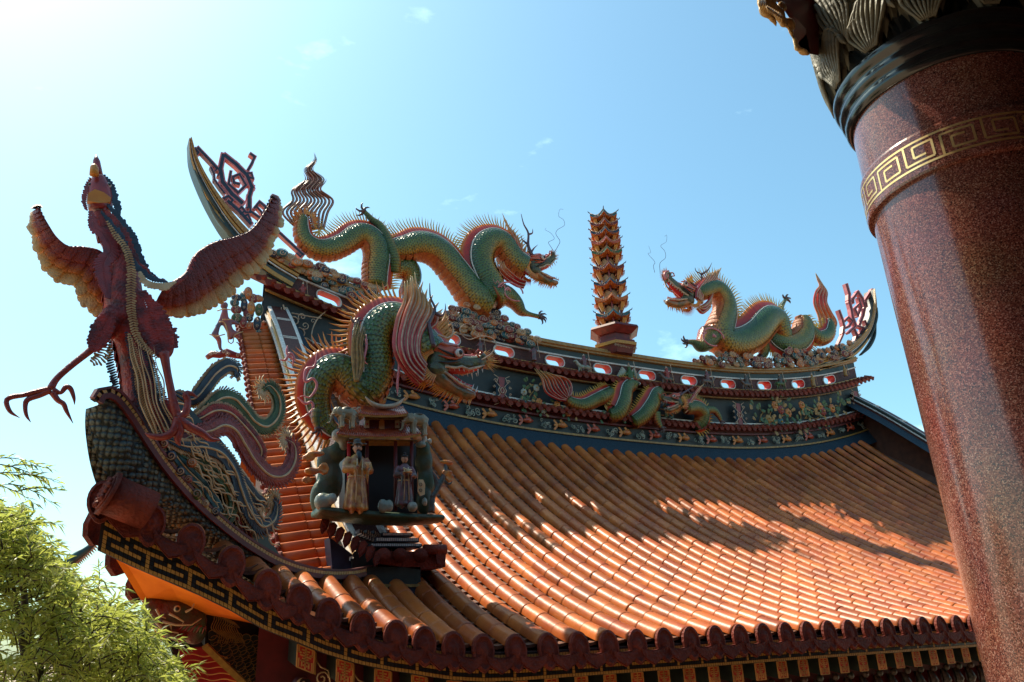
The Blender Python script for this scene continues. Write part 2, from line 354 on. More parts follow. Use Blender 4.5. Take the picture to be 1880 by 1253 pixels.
for xa, xb in zip(XE[:-1], XE[1:]):
    drip(xa, xb).build('drip_tile', 'tile_end', front)
# fret band of small mosaic squares under the drip tiles
PAT = ["1111111111", "0000010000", "1111000111", "1000010000", "1011111110", "1000000000", "1111111111"]
mb = MB(); tw = .0435; nx = int((2 * C - .3) / tw)
def bz(x): return E(x) - .11 - .15 * min(1, max(0, (3.6 - (C - abs(x - C))) / 3.0))
xs = [.15 + i * tw for i in range(nx)]
xs = [x for x in xs if x < 2 * C - .2]
for i, x in enumerate(xs):
    for k in range(7):
        mi = 0 if PAT[k][i % 10] == '1' else 1; zA, zB = bz(x) - .003, bz(x + tw) - .003; g_ = .003
        za = zA - (7 - 1 - (6 - k)) * tw; zb = zB - k * tw
        za = zA - k * tw
        jj = rng.uniform(-.002, .002)
        mb.add([(x + g_, 9.25 + jj, za - tw + g_), (x + tw - g_, 9.25 - jj, zb - tw + g_), (x + tw - g_, 9.25, zb - g_), (x + g_, 9.25, za - g_)], [(0, 1, 2, 3)], mi, smooth=False)
band = mb.build('fret_band', ['mos_y', 'mos_k'], temple)
mb = MB(); V = []
xx = np.linspace(.12, 2 * C - .12, 90)
P = [(x, 9.26, bz(x)) for x in xx]
mb.sweep(P, [(0, .02), (0, -.305), (-.05, -.31), (-.05, .02)], 0, side=(0, -1, 0), smooth=False)
mb.build('eave_board', 'grout', band)
# lit corner soffit
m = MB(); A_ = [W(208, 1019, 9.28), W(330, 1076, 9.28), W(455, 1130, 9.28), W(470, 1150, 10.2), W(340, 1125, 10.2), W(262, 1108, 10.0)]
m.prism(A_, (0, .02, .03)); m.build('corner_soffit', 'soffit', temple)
# ---------------- main ridge ----------------
def rpath(z, dy=0, xa=C - 12, xb=C + 12, n=90): return [(x, 20 + dy, z + rz(x)) for x in np.linspace(xa, xb, n)]
def band_(m, z1, z0_, dy, mi, xa=C - 12, xb=C + 12, dy2=None, back=True):
    dy2 = dy if dy2 is None else dy2; P = rpath(0, 0, xa, xb)
    m.sweep(P, [(-dy, z1), (-dy2, z0_)], mi, side=(0, -1, 0), smooth=False)
m = MB()
D = .30
# gold cap mouldings (closed section)
m.sweep(rpath(0, 0, C - 12.1, C + 12.1), [(.02, 8.70), (.10, 8.72), (.10, 8.78), (.16, 8.80), (.16, 8.86), (.10, 8.88), (.10, 8.94), (-D - .1, 8.94), (-D - .1, 8.70)], [0, 0, 1, 0, 1, 0, 0, 0, 1], close=True, side=(0, -1, 0), smooth=False)
m.sweep(rpath(0), [(0, 8.70), (.0, 8.50), (-D, 8.50), (-D, 8.70)], 2, side=(0, -1, 0), smooth=False)
m.sweep(rpath(0), [(0, 8.51), (.05, 8.505), (.05, 8.455), (0, 8.45)], 3, side=(0, -1, 0), smooth=False)
ridge = m.build('main_ridge', ['gold', 'yellow', 'green', 'white'], temple)
# perforated brick band with red-lined oval openings
m = MB(); wins = [C + (k - 5.5) * 1.86 for k in range(12)]; z1, zb_ = 8.46, 8.03
edges = [C - 12] + [(a + b) / 2 for a, b in zip(wins[:-1], wins[1:])] + [C + 12]
NW = 28
for k, xw in enumerate(wins):
    xa, xb = edges[k], edges[k + 1]; zc = 8.235; hw, hh = .34, .15
    inner = []; outer = []
    for j in range(NW):
        a = 2 * pi * (j + .5) / NW; ca, sa = cos(a), sin(a)
        ix = (hw - hh) * (1 if ca > 0 else -1) + hh * ca; iz = hh * sa; inner.append((xw + ix, zc + iz))
        lx = (xb - xw) if ca > 0 else (xw - xa); tt = min(lx / max(abs(ca), 1e-6), (z1 - zc if sa > 0 else zc - zb_) / max(abs(sa), 1e-6))
        outer.append((xw + ca * tt, zc + sa * tt))
    # snap the nearest outer points to the corners
    for cx, cz in ((xa, z1), (xb, z1), (xa, zb_), (xb, zb_)):
        jn = min(range(NW), key=lambda j: (math.atan2(outer[j][1] - zc, outer[j][0] - xw) - math.atan2(cz - zc, cx - xw)) ** 2); outer[jn] = (cx, cz)
    for yy in (20.0, 20.0 + D):
        V = [(x, yy, z + rz(x)) for x, z in inner] + [(x, yy, z + rz(x)) for x, z in outer]
        m.add(V, [(j, (j + 1) % NW, NW + (j + 1) % NW, NW + j) for j in range(NW)], 0, smooth=False)
wallb = m.build('perforated_band', ['brick'], ridge and temple)
for k, xw in enumerate(wins):
    m = MB(); rings = []
    for yy, e, mi in ((20.0 - .045, .035, 0), (20.0 - .045, 0, 0), (20.0 + D, 0, 1)):
        for j in range(NW):
            a = 2 * pi * (j + .5) / NW; hw, hh = .34, .15; x = xw + (hw - hh) * (1 if cos(a) > 0 else -1) + (hh + e) * cos(a); z = 8.235 + (hh + e) * sin(a)
            m.v.append((x, yy, z + rz(x))); m.uv.append((0, 0))
    for i in range(2):
        for j in range(NW): m.f.append([i * NW + j, i * NW + (j + 1) % NW, (i + 1) * NW + (j + 1) % NW, (i + 1) * NW + j]); m.m.append(i); m.sm.append(False)
    m.sweep([m.v[j % NW] for j in range(NW + 1)], [(0, 0), (-.05, 0)], 0, side=(0, -1, 0), up=(0, 0, 1), smooth=False)
    m.build('oval_opening', ['white', 'red'], wallb)
# yellow rail, small tile eaves, relief panels, lower frieze, blue mosaic foot
m = MB()
def rail(m, z1, z0_, out, mi, back=0): m.sweep(rpath(0, 0, C - 12, C + 12), [(back, z1), (out, z1), (out, z0_), (back, z0_)], mi, side=(0, -1, 0), smooth=False)
rail(m, 8.035, 7.985, .13, 0, -.02); rail(m, 6.74, 6.69, .14, 1); rail(m, 6.36, 6.30, .12, 2); rail(m, 5.86, 5.80, .16, 3); rail(m, 7.70, 7.66, .1, 3)
band_(m, 7.70, 6.72, .06, 4); band_(m, 6.34, 5.84, .0, 4); band_(m, 7.99, 7.70, .02, 2); band_(m, 6.70, 6.34, 0.02, 2)
m.sweep(rpath(0), [(.10, 5.82), (.42, 5.25)], 5, side=(0, -1, 0), smooth=False)
m.sweep(rpath(0), [(-D, 8.02), (-D, 5.0)], 4, side=(0, 1, 0) and (0, -1, 0), smooth=False)
m.build('ridge_wall', ['yellow', 'white', 'dkred', 'gold', 'panel', 'blue'], temple)
def tile_eave(m, z1, out0, out1, drop, sp, xa, xb):
    n = int((xb - xa) / sp)
    for i in range(n):
        x = xa + (i + .5) * (xb - xa) / n; sl = rz(x + .1) - rz(x - .1)
        A = np.array([x, 20 - out0, z1 + rz(x) - .02]); B = np.array([x, 20 - out1, z1 + rz(x) - drop])
        m.tube([A, B], [.06, .065], 7, 0, B=(1, 0, 0)); m.tube([B, B + np.array([0, -.02, -.01])], [.08, .08], 8, 1, B=(1, 0, 0))
        xd = x + sp / 2; q = [(xd - sp / 2, 20 - out1, z1 + rz(xd) - drop + .02), (xd + sp / 2, 20 - out1, z1 + rz(xd) - drop + .02), (xd + sp * .25, 20 - out1, z1 + rz(xd) - drop - .13), (xd, 20 - out1, z1 + rz(xd) - drop - .16), (xd - sp * .25, 20 - out1, z1 + rz(xd) - drop - .13)]
        m.prism(q, (0, .02, 0), 1)
    P = [(x, 20, z1 + rz(x)) for x in np.linspace(xa, xb, 80)]
    m.sweep(P, [(out0, -.02), (out1, -drop)], 0, side=(0, -1, 0), smooth=False); m.sweep(P, [(out1 - .02, -drop - .03), (0, -drop - .02)], 2, side=(0, -1, 0), smooth=False)
m = MB(); tile_eave(m, 7.99, .10, .36, .14, .26, C - 12.5, C + 12.5); m.build('ridge_eave', ['tile_end', 'tile_end', 'dkred'], temple)
m = MB(); tile_eave(m, 6.68, .10, .34, .13, .26, C - 12, C + 11.9); m.build('ridge_eave', ['tile_end', 'tile_end', 'dkred'], temple)
# ---------------- gable ridge running down to the front (left one seen, right one mirrored) ----------------
VY = [(20.0, 8.35), (18.9, 7.45), (17.95, 6.6), (16.6, 5.35), (15.3, 4.18), (14.3, 3.3), (13.4, 2.53), (12.4, 1.75), (11.4, 1.06)]
def vridge(x0, sg):
    P = cat([(x0, y, z) for y, z in VY], 60)
    side = (-sg, 0, 0)
    m = MB(); m.sweep(P, [(.06, -.2), (.12, -.16), (.12, .06), (.15, .06), (.15, .10), (.10, .11), (.12, .16), (.10, .20), (.07, .21), (.07, .27), (.09, .275), (.09, .33), (.04, .34), (.0, .345), (-.36, .37), (-.40, .385), (-.44, .38), (-.47, .33), (-.47, .22), (-.51, .21), (-.51, .17), (-.47, .16), (-.47, .05), (-.52, .04), (-.52, .0), (-.5, -.2)],
        [0, 0, 1, 1, 1, 2, 2, 2, 3, 1, 1, 1, 1, 4, 1, 1, 0, 0, 1, 1, 1, 4, 2, 2, 4, 4], close=True, side=side, smooth=False)
    o = m.build('gable_ridge', ['green', 'white', 'yellow', 'blue', 'brick'], temple)
    for i in range(6, 58, 7):     # white cross bands of the mosaic
        T = np.array(P[i + 1]) - np.array(P[i - 1]); T /= np.linalg.norm(T); m = MB()
        for q in (-.045, .045): m.box(np.array(P[i]) + T * q + np.array([sg * .18, 0, .362 + .0]), (.17, .014, .012))
        m.box(np.array(P[i]) + np.array([sg * .18, 0, .358]), (.03, .055, .010)); m.build('mosaic_band', 'white', o)
    # blue foot on the roof side
    m = MB(); m.sweep([p + np.array([sg * .50, 0, 0]) for p in P], [(0, .06), (-.30, -.14)], 0, side=side, smooth=False); m.build('ridge_foot', 'blue', o)
    # short verge rolls over the gable, each with a round end
    m = MB(); me = MB(); mp_ = MB()
    Q = cat([(x0, y, z) for y, z in VY], 400); L = np.r_[0, np.cumsum(np.linalg.norm(np.diff(Q, axis=0), axis=1))]
    for s_ in np.arange(.25, L[-1] - .05, .285):
        p = np.array([np.interp(s_, L, Q[:, k]) for k in range(3)]); 
        a = p + np.array([-sg * .05, 0, -.14]); ln = .76 + .20 * (s_ / L[-1]); b = a + np.array([-sg * ln, 0, -.14])
        T = np.array([np.interp(s_ + .05, L, Q[:, k]) for k in range(3)]) - p; T /= np.linalg.norm(T)
        c = a + (b - a) * .48
        m.tube([a, c], [.085, .09], 8, B=T); m.tube([c, c + (b - a) * .04, b], [.10, .097, .092], 8, B=T)
        me.tube([b, b + (b - a) * .05], [.115, .11], 10, B=T); me.sph(b + (b - a) * .06, .06, nu=6, nv=4)
        u = np.array([0, 0, 1.]) 
        mp_.add([a + T * .06 - u * .05, b + T * .06 - u * .05, b + T * .23 - u * .05, a + T * .23 - u * .05], [(0, 1, 2, 3)], smooth=False)
        mp_.prism([b + T * .05 - u * .03, b + T * .24 - u * .03, b + T * .20 - u * .20, b + T * .145 - u * .26, b + T * .09 - u * .20], (-sg * .03, 0, -.01))
    m.build('verge_tiles', 'tile', o); me.build('verge_tile_ends', 'tile_end', o); mp_.build('verge_pan_tiles', 'tile_end', o)
    m = MB()   # gable wall under the verge
    V = []; 
    for p in P: V += [(x0 - sg * .04, p[1], p[2] - .3), (x0 - sg * .04, p[1], .6)]
    m.add(V, [(2 * i, 2 * i + 1, 2 * i + 3, 2 * i + 2) for i in range(59)], smooth=False); m.build('gable_wall', 'under', temple)
vridge(3.6, 1); vridge(2 * C - 3.6, -1)
# back slope and side skirts so that the hall is a real volume
m = MB(); 
for sgn in (0, 1):
    V = []
    for x in np.linspace(1.0, 3.55, 8):
        for y in np.linspace(YE, 29, 12):
            t = x - .2; y_ = max(y, YE + .4 + t * .63); X_ = x if not sgn else 2 * C - x; V.append((X_, y_, (E(.18 + y - YE) + .1) * max(0, 1 - t / 3.0) - .16 + .25 * t + .026 * t * t))
    m.add(V, [(i * 12 + j, i * 12 + j + 1, (i + 1) * 12 + j + 1, (i + 1) * 12 + j) for i in range(7) for j in range(11)])
V = []
for x in np.linspace(3.6, 2 * C - 3.6, 30):
    for y in np.linspace(20.5, 30, 8): V.append((x, y, zr(x, 2 * 20.2 - y) if y < 30 else -.1))
m.add(V, [(i * 8 + j, i * 8 + j + 1, (i + 1) * 8 + j + 1, (i + 1) * 8 + j) for i in range(29) for j in range(7)])
m.build('side_slope', 'tile', temple)
m = MB(); m.box((C, 20, (-BASE / S - 1.2) / 2), (C - 2.4, 8.2, (BASE / S - 1.2) / 2)); m.build('hall_wall', 'dkred', temple)
# ---------------- swallow-tail ends of the main ridge ----------------
def tail(pts, y, name='swallow_tail'):
    """pts px,py,halfwidth px along the tongue; a body, two gold lines, a white bead"""
    P, R = WP(pts, y, 40); T = np.gradient(P, axis=0); m = MB()
    N = np.cross(T, (0, 1., 0)); N /= np.linalg.norm(N, axis=1)[:, None]
    for a0_, a1_, d0, mi in ((1, -1, .0, 0), (.95, .45, -.10, 1), (.35, .12, -.06, 2), (0, -.10, -.05, 3), (-.55, -.9, -.05, 2)):
        V = []
        for p, n_, r_ in zip(P, N, R):
            for a in (a0_, a1_):
                for d in (d0, .5): V.append(p + n_ * r_ * a + np.array([0, d, 0]))
        k = len(P); Fc = []
        for i in range(k - 1):
            b = i * 4; c = b + 4; Fc += [(b, b + 2, c + 2, c), (b, c, c + 1, b + 1), (b + 2, b + 3, c + 3, c + 2), (b + 1, c + 1, c + 3, b + 3)]
        Fc += [(0, 1, 3, 2), tuple(4 * (k - 1) + j for j in (0, 2, 3, 1))]
        m.add(V, Fc, mi, smooth=False)
    return m.build(name, ['green', 'gold', 'yellow', 'white'], ridge and temple)
t1 = tail([(349, 255, 2), (356, 292, 6), (372, 330, 9), (397, 374, 13), (428, 418, 17), (466, 458, 20), (505, 488, 22), (545, 512, 22)], 19.95)
t2 = tail([(1604, 532, 1.5), (1606, 560, 4), (1603, 590, 6), (1592, 615, 8), (1570, 640, 10), (1540, 658, 11), (1500, 672, 11)][::-1], 19.95)
def feeler(pts, y, par):
    P, R = WP(pts, y, 16); m = MB(); m.tube(P, R, 6, flat=3.0); m.build('thin_tongue', 'green', par)
feeler([(357, 314, 1.5), (372, 345, 3), (392, 378, 3), (402, 392, 2)], 19.95, t1); feeler([(381, 370, 1.5), (396, 398, 3), (417, 424, 4), (436, 446, 3)], 19.95, t1)
feeler([(1609, 566, 1), (1607, 585, 2), (1600, 610, 2), (1592, 624, 1)], 19.95, t2); feeler([(1607, 597, 1), (1603, 620, 2), (1592, 640, 2.5), (1580, 652, 1.5)], 19.95, t2)
def keybars(lines, ox, oy, sc, y, name, label, mats=('pink', 'navy'), dep=.16):
    """angular cloud scroll: straight bars with a pale edge, y = plane"""
    cen = W(ox + lines[0][1][0][0] / sc, oy + lines[0][1][0][1] / sc, y); root = thing(name, label, 'ridge finial', cen, 'angular cloud scrolls on the ridge ends')
    A = MB(); Bm = MB()
    for w_, pts in lines:
        for (a, b) in zip(pts[:-1], pts[1:]):
            pa = np.array([ox + a[0] / sc, oy + a[1] / sc]); pb = np.array([ox + b[0] / sc, oy + b[1] / sc]); d = pb - pa; l = np.linalg.norm(d); d = d / l; n_ = np.array([-d[1], d[0]])
            for mm_, hw, ex, dy, dz in ((A, w_ / 2 / sc, w_ / 2 / sc, 0, dep), (Bm, w_ / 2 / sc * .55, w_ / 2 / sc * .5, -.012, dep + .024)):
                q = [pa - d * ex - n_ * hw, pb + d * ex - n_ * hw, pb + d * ex + n_ * hw, pa - d * ex + n_ * hw]
                jj = rng.uniform(0, .006)
                mm_.prism([W(x_[0], x_[1], y + dy - jj) for x_ in q], (0, dz + jj, 0))
    A.build('scroll_edge', mats[0], root); Bm.build('scroll_face', mats[1], root); return root
keybars([(26, [(95, 115), (125, 150), (95, 180)]), (36, [(120, 110), (230, 225), (290, 290)]), (24, [(240, 290), (265, 340), (270, 400), (320, 470), (360, 520)]), (22, [(275, 320), (300, 295), (320, 330), (305, 360)]),
         (56, [(350, 180), (325, 300), (345, 420), (430, 530), (520, 610)]), (52, [(370, 180), (470, 260), (570, 360), (615, 470), (590, 560), (590, 640)]),
         (30, [(420, 330), (400, 440), (490, 520), (560, 450), (500, 350), (440, 375), (450, 430), (495, 440)]),
         (30, [(605, 165), (640, 190), (615, 250), (580, 310)]), (24, [(560, 340), (610, 340), (625, 390), (580, 375)]),
         (30, [(360, 570), (400, 550), (440, 590), (410, 620)]), (46, [(400, 600), (500, 690), (600, 800)]), (26, [(490, 680), (520, 650), (550, 690), (510, 715)]), (26, [(570, 660), (600, 650), (600, 700), (560, 700)]), (26, [(540, 740), (580, 720), (600, 770)]),
         (30, [(640, 660), (685, 605), (740, 650), (735, 720)]), (22, [(660, 650), (720, 720), (690, 760)]), (30, [(600, 690), (700, 760), (880, 900), (1085, 1090)]), (20, [(1085, 1080), (1060, 1110), (1030, 1080)])],
        340, 250, 5.0125, 20.1, 'cloud_finial', 'large navy and pink angular scroll finial on the left upswept end of the ridge')
keybars([(34, [(470, 145), (500, 250), (500, 330), (525, 430), (540, 520), (570, 600)]), (30, [(540, 310), (600, 225), (650, 300), (680, 400), (660, 500), (620, 600)]), (24, [(610, 300), (640, 400), (600, 500), (565, 420), (620, 360)]), (22, [(520, 330), (545, 350), (545, 310)]),
         (30, [(690, 320), (740, 240), (765, 205), (770, 290)]), (22, [(680, 350), (700, 390), (690, 340)]), (26, [(775, 220), (770, 380), (755, 500), (725, 600)]), (28, [(385, 445), (420, 540), (440, 620), (430, 690)]), (26, [(450, 560), (490, 520), (540, 560), (500, 620), (460, 640)]),
         (26, [(500, 690), (570, 620), (560, 560)]), (22, [(440, 690), (400, 780), (350, 890)]), (30, [(560, 660), (590, 730), (570, 800)]), (24, [(600, 620), (660, 640), (630, 700)]), (22, [(680, 560), (700, 610)]), (36, [(335, 880), (370, 900)])],
        1480, 500, 6.2625, 20.1, 'cloud_finial', 'small red and pink angular scroll finial on the right upswept end of the ridge', ('pink', 'dkred'))
# ---------------- hip ridge out to the near corner: scaled flank, beaded rim ----------------
HA = np.array([3.8, 11.4]); HB = np.array([.3, 9.2])
def onhip(px, py, off=0.0):
    r_ = ray(px, py); d = HB - HA; n_ = np.array([-d[1], d[0], 0]) / np.linalg.norm(d)     # n_ points away from the viewer or toward it
    c = n_[:2] @ HA + off; return r_ * (c / (n_ @ r_))
hd = (HB - HA) / np.linalg.norm(HB - HA); hn = np.array([-hd[1], hd[0], 0.])
if hn @ np.array([0, -1, 0]) < 0: hn = -hn
RIM = [(183, 742), (190, 731), (206, 734), (226, 756), (250, 792), (280, 838), (315, 884), (355, 928), (400, 968), (450, 1006), (510, 1040), (575, 1060), (640, 1062), (690, 1052)]
LOW = [(180, 745), (182, 770), (190, 805), (203, 845), (222, 885), (250, 920), (300, 945), (350, 972), (400, 1003), (450, 1032), (510, 1062), (570, 1088), (640, 1106), (690, 1112)]
R_ = cat(RIM, 60); L_ = cat(LOW, 60)
m = MB(); V = []; uv = []
for a, b in zip(R_, L_):
    A_ = onhip(a[0], a[1]); B_ = onhip(b[0], b[1])
    for t in np.linspace(0, 1, 9):
        p = A_ * (1 - t) + B_ * t - hn * (.12 * t + .06 * t * t) + hn * .06 * sin(pi * t); V.append(p)
L0 = np.r_[0, np.cumsum(np.linalg.norm(np.diff(np.array([onhip(*a[:2]) for a in R_]), axis=0), axis=1))]
for i in range(60):
    for t in np.linspace(0, 1, 9): uv.append((L0[i], t * np.linalg.norm(V[i * 9] - V[i * 9 + 8])))
m.add(V, [(i * 9 + j, i * 9 + j + 1, (i + 1) * 9 + j + 1, (i + 1) * 9 + j) for i in range(59) for j in range(8)], 0, uv)
mk('fishscale', (.10, .16, .17), .4, (.17, .12, .04), 2.2, .9, scales=('obj', 26.0, .12))
V2 = [v - hn * (.03 + .33 * min(1, (i_ // 9) / 22)) for i_, v in enumerate(V)]
m.add(V2, [(i * 9 + j, (i + 1) * 9 + j, (i + 1) * 9 + j + 1, i * 9 + j + 1) for i in range(59) for j in range(8)], 0, uv)
k = len(V); Vc = [V[i * 9] for i in range(60)] + [V2[i * 9] for i in range(60)]
m.add(Vc, [(i, i + 1, 60 + i + 1, 60 + i) for i in range(59)], 0)
Vc = [V[j] for j in range(9)] + [V2[j] for j in range(9)]; m.add(Vc, [(j, j + 1, 9 + j + 1, 9 + j) for j in range(8)], 0)
hip = m.build('hip_ridge', ['fishscale'], temple)
RP = np.array([onhip(a[0], a[1], 0) for a in R_]) 
m = MB(); T = np.gradient(RP, axis=0); 
Nn = np.cross(T, hn); Nn /= np.linalg.norm(Nn, axis=1)[:, None]; Nn *= np.sign(Nn[30, 2])
def ribbon(m, P, N, a0_, a1_, off, th, mi):
    V = []
    for i_, (p, n_) in enumerate(zip(P, N)):
        t_ = .06 + (th - .06) * min(1, i_ / 22); V += [p + n_ * a0_ + hn * off, p + n_ * a1_ + hn * off, p + n_ * a1_ + hn * (off - t_), p + n_ * a0_ + hn * (off - t_)]
    k = len(P); m.add(V, [(i * 4 + j, i * 4 + (j + 1) % 4, (i + 1) * 4 + (j + 1) % 4, (i + 1) * 4 + j) for i in range(k - 1) for j in range(4)] + [(0, 1, 2, 3), tuple(4 * (k - 1) + j for j in (3, 2, 1, 0))], mi, smooth=False)
ribbon(m, RP, Nn, -.01, .05, .05, .42, 0); ribbon(m, RP, Nn, .095, .125, .05, .42, 0); ribbon(m, RP, Nn, .04, .10, .03, .38, 2)
L1 = L0[-1]
for s_ in np.arange(.03, L1, .052):    # row of small yellow mosaic tiles
    p = np.array([np.interp(s_, L0, RP[:, k_]) for k_ in range(3)]); q = np.array([np.interp(s_ + .044, L0, RP[:, k_]) for k_ in range(3)]); n_ = np.array([np.interp(s_, L0, Nn[:, k_]) for k_ in range(3)])
    m.prism([p + n_ * .052 + hn * .033, q + n_ * .052 + hn * .033, q + n_ * .093 + hn * .033, p + n_ * .093 + hn * .033], hn * .012, 1)
m.build('beaded_rim', ['dkred', 'mos_y', 'grout'], hip)
# corner tile capping the end of the eave
a = W(202, 908, 9.1); b = a + cr * .32 + cd * .22 + cf * .20
m = MB(); m.tube([a, b], [.21, .21], 20, 0, B=(0, 1, 0)); dd = (a - b) / np.linalg.norm(a - b)
m.tube([a, a + dd * .04], [.235, .235], 20, 1); m.tube([a + dd * .04, a + dd * .06], [.19, .18], 20, 1)
for i in range(26):
    an = i * 2.4; rr = .16 * sqrt(i / 26); u = np.cross(dd, (0, 0, 1.)); u /= np.linalg.norm(u); v_ = np.cross(dd, u); m.sph(a + dd * .07 + u * rr * cos(an) + v_ * rr * sin(an), .035, 1, 5, 4)
m.build('corner_tile', ['tile_end', 'tile_end'], temple)
m = MB()    # side eave drips seen past the corner
for k in range(4):
    x0_ = .02 + .26 * k; y0_ = 9.36 + k * .46; zc_ = 1.40 - k * .27
    q = [(x0_ + .16, y0_ + .3, zc_ + .05), (x0_ - .02, y0_, zc_ + .05), (x0_ - .07, y0_ - .02, zc_ - .12), (x0_ - .06, y0_, zc_ - .24), (x0_ + .02, y0_ + .1, zc_ - .33), (x0_ + .12, y0_ + .25, zc_ - .28)]
    m.prism(q, (.05, -.03, 0)); m.tube([(x0_ + .2, y0_ + .44, zc_ - .12), (x0_, y0_ + .44, zc_ - .16)], [.12, .12], 12, B=(0, 1, 0))
m.build('side_eave', 'tile_end', temple)
mk('darkflame', (.20, .03, .02), .4, (.06, .03, .04), 6)
# ---------------- dragon kit ----------------
def Z(pts, ox, oy, sc): return [(ox + p[0] / sc, oy + p[1] / sc, *((p[2],) if len(p) > 2 else ()), *p[3:]) for p in pts]
def body(par, segs, y, spx=22, spsp=5.5, n=60, fin=(True,) * 9, yo=None, spin='spine'):
    """segs: pixel paths (px,py,rpx[,dy]) ; skin, dorsal band, spines"""
    for si, sg in enumerate(segs):
        P, R = WP(sg, y, n); m = MB(); R = R.copy(); R[0] *= .5; R[-1] *= .6
        L = np.r_[0, np.cumsum(np.linalg.norm(np.diff(P, axis=0), axis=1))]; m.tube(P, R, 22)
        b = m.build('body' if si == 0 else 'body_coil', 'skin_d', par)
        T = np.gradient(P, axis=0); T /= np.linalg.norm(T, axis=1)[:, None]; N = np.cross(T, (0, 1., 0)); N /= np.linalg.norm(N, axis=1)[:, None]
        # belly scutes
        m = MB(); rm = R.mean(); k = int(L[-1] / (rm * .42))
        for j in range(k):
            s_ = (j + .5) / k * L[-1]; p, n_, t_ = [np.array([np.interp(s_, L, A[:, c]) for c in range(3)]) for A in (P, N, T)]; r_ = np.interp(s_, L, R)
            q = []
            for a in np.linspace(-.75, .75, 6): q.append(p - n_ * r_ * 1.03 * cos(a) + np.array([0, 1, 0]) * r_ * 1.03 * sin(a))
            m.add([x - t_ * rm * .20 for x in q] + [x + t_ * rm * .10 - n_ * rm * .07 for x in q] + [x + t_ * rm * .20 for x in q], [(i * 6 + c, i * 6 + c + 1, (i + 1) * 6 + c + 1, (i + 1) * 6 + c) for i in range(2) for c in range(5)])
        m.build('belly_plates', 'belly', b)
        # pale line + red band standing on the back
        m = MB(); r0 = R.mean(); h = r0 * .42; V = []; uv = []
        for p, n_, r_, l in zip(P, N, R, L):
            for a, d, v in ((.86, -.42, 0), (1.0, -.34, .1), (1.0 + h / r0 * .6, -.16, .6), (1.0 + h / r0, -.05, 1), (1.0 + h / r0, .05, 1), (1.0, .34, .1), (.86, .42, 0)): V.append(p + n_ * r_ * a + np.array([0, d * r_, 0])); uv.append((l, v))
        m.add(V, [(i * 7 + j, i * 7 + j + 1, (i + 1) * 7 + j + 1, (i + 1) * 7 + j) for i in range(n - 1) for j in range(6)], 0, uv); m.build('dorsal_band', 'finband', b)
        m = MB(); m.tube([p + n_ * r_ * .84 + np.array([0, -.52 * r_, 0]) for p, n_, r_ in zip(P, N, R)], r0 * .055, 5); m.build('back_line', 'white', b)
        m = MB(); pitch = spsp * upp(P[n // 2]); LO = np.r_[0, np.cumsum(np.linalg.norm(np.diff(P + N * (R * 1.5)[:, None], axis=0), axis=1))]; k = int(LO[-1] / pitch)
        for j in range(k):
            s_ = (j + .5) / k * LO[-1]; p, n_, t_ = [np.array([np.interp(s_, LO, A[:, c]) for c in range(3)]) for A in (P, N, T)]; r_ = np.interp(s_, LO, R)
            a = p + n_ * (r_ * 1.0 + h * .55); ln = (r0 * .35 + spx * upp(P[n // 2])) * (.85 + .15 * rng.rand()); d = n_ * .95 - t_ * .22 + np.array([0, rng.uniform(-.08, .08), 0]) + t_ * rng.uniform(-.06, .06)
            m.cone(a, a + d * ln, pitch * .34, 4, 0, 0, bend=-t_ * ln * .06)
        if fin[si]: m.build('spines', spin, b)
def fan(par, first, last, n, y, rpx, name='mane', mat='flame', dy=(0, 0), taper='tip', wob=1.2, k=26, flat=1.0, edge=None, stag=0):
    m = MB(); e_ = MB(); A = np.array(first, float); B = np.array(last, float)
    for i in range(n):
        t = i / max(1, n - 1); Q = A * (1 - t) + B * t; Q = Q + rng.uniform(-wob, wob, Q.shape) * np.linspace(1, .3, len(Q))[:, None]
        C_ = cat(Q[:, :2], k)
        if stag: c0 = int(abs(2 * t - 1) ** 1.3 * stag * k); C_ = cat(C_[c0:], k)
        yy = y + dy[0] * (1 - t) + dy[1] * t + (.05 if i % 2 else 0) * upp(W(C_[0][0], C_[0][1], y)) * 60
        P = np.array([W(c[0], c[1], yy) for c in C_]); s_ = np.linspace(0, 1, k); u = upp(P[0])
        r_ = rpx * u * (np.minimum(1, s_ * 3.2) ** .8 * .95 + .05) * (1 if taper == 'tip' else np.maximum(.2, 1 - s_ * .6))
        m.tube(P[::-1], r_[::-1], 6, 0, flat=flat, norm=True)
        if edge: e_.tube([p + np.array([0, -rr * flat * .9, 0]) for p, rr in zip(P, r_)], r_ * .24, 4)
    o = m.build(name, mat, par)
    if edge and o: e_.build(name + '_edge', edge, o)
    return o
def claw(m, w0, dirs, ln, r):
    for d in dirs:
        d = np.array(d, float); d /= np.linalg.norm(d); up = np.cross(d, (0, 1., 0)); p1 = w0 + d * ln * .5 + up * ln * .18; p2 = w0 + d * ln * .9 + up * ln * .05; p3 = w0 + d * ln * 1.1 - up * ln * .22
        m.tube([w0, p1, p2, p3], [r, r * .85, r * .6, r * .05], 6)
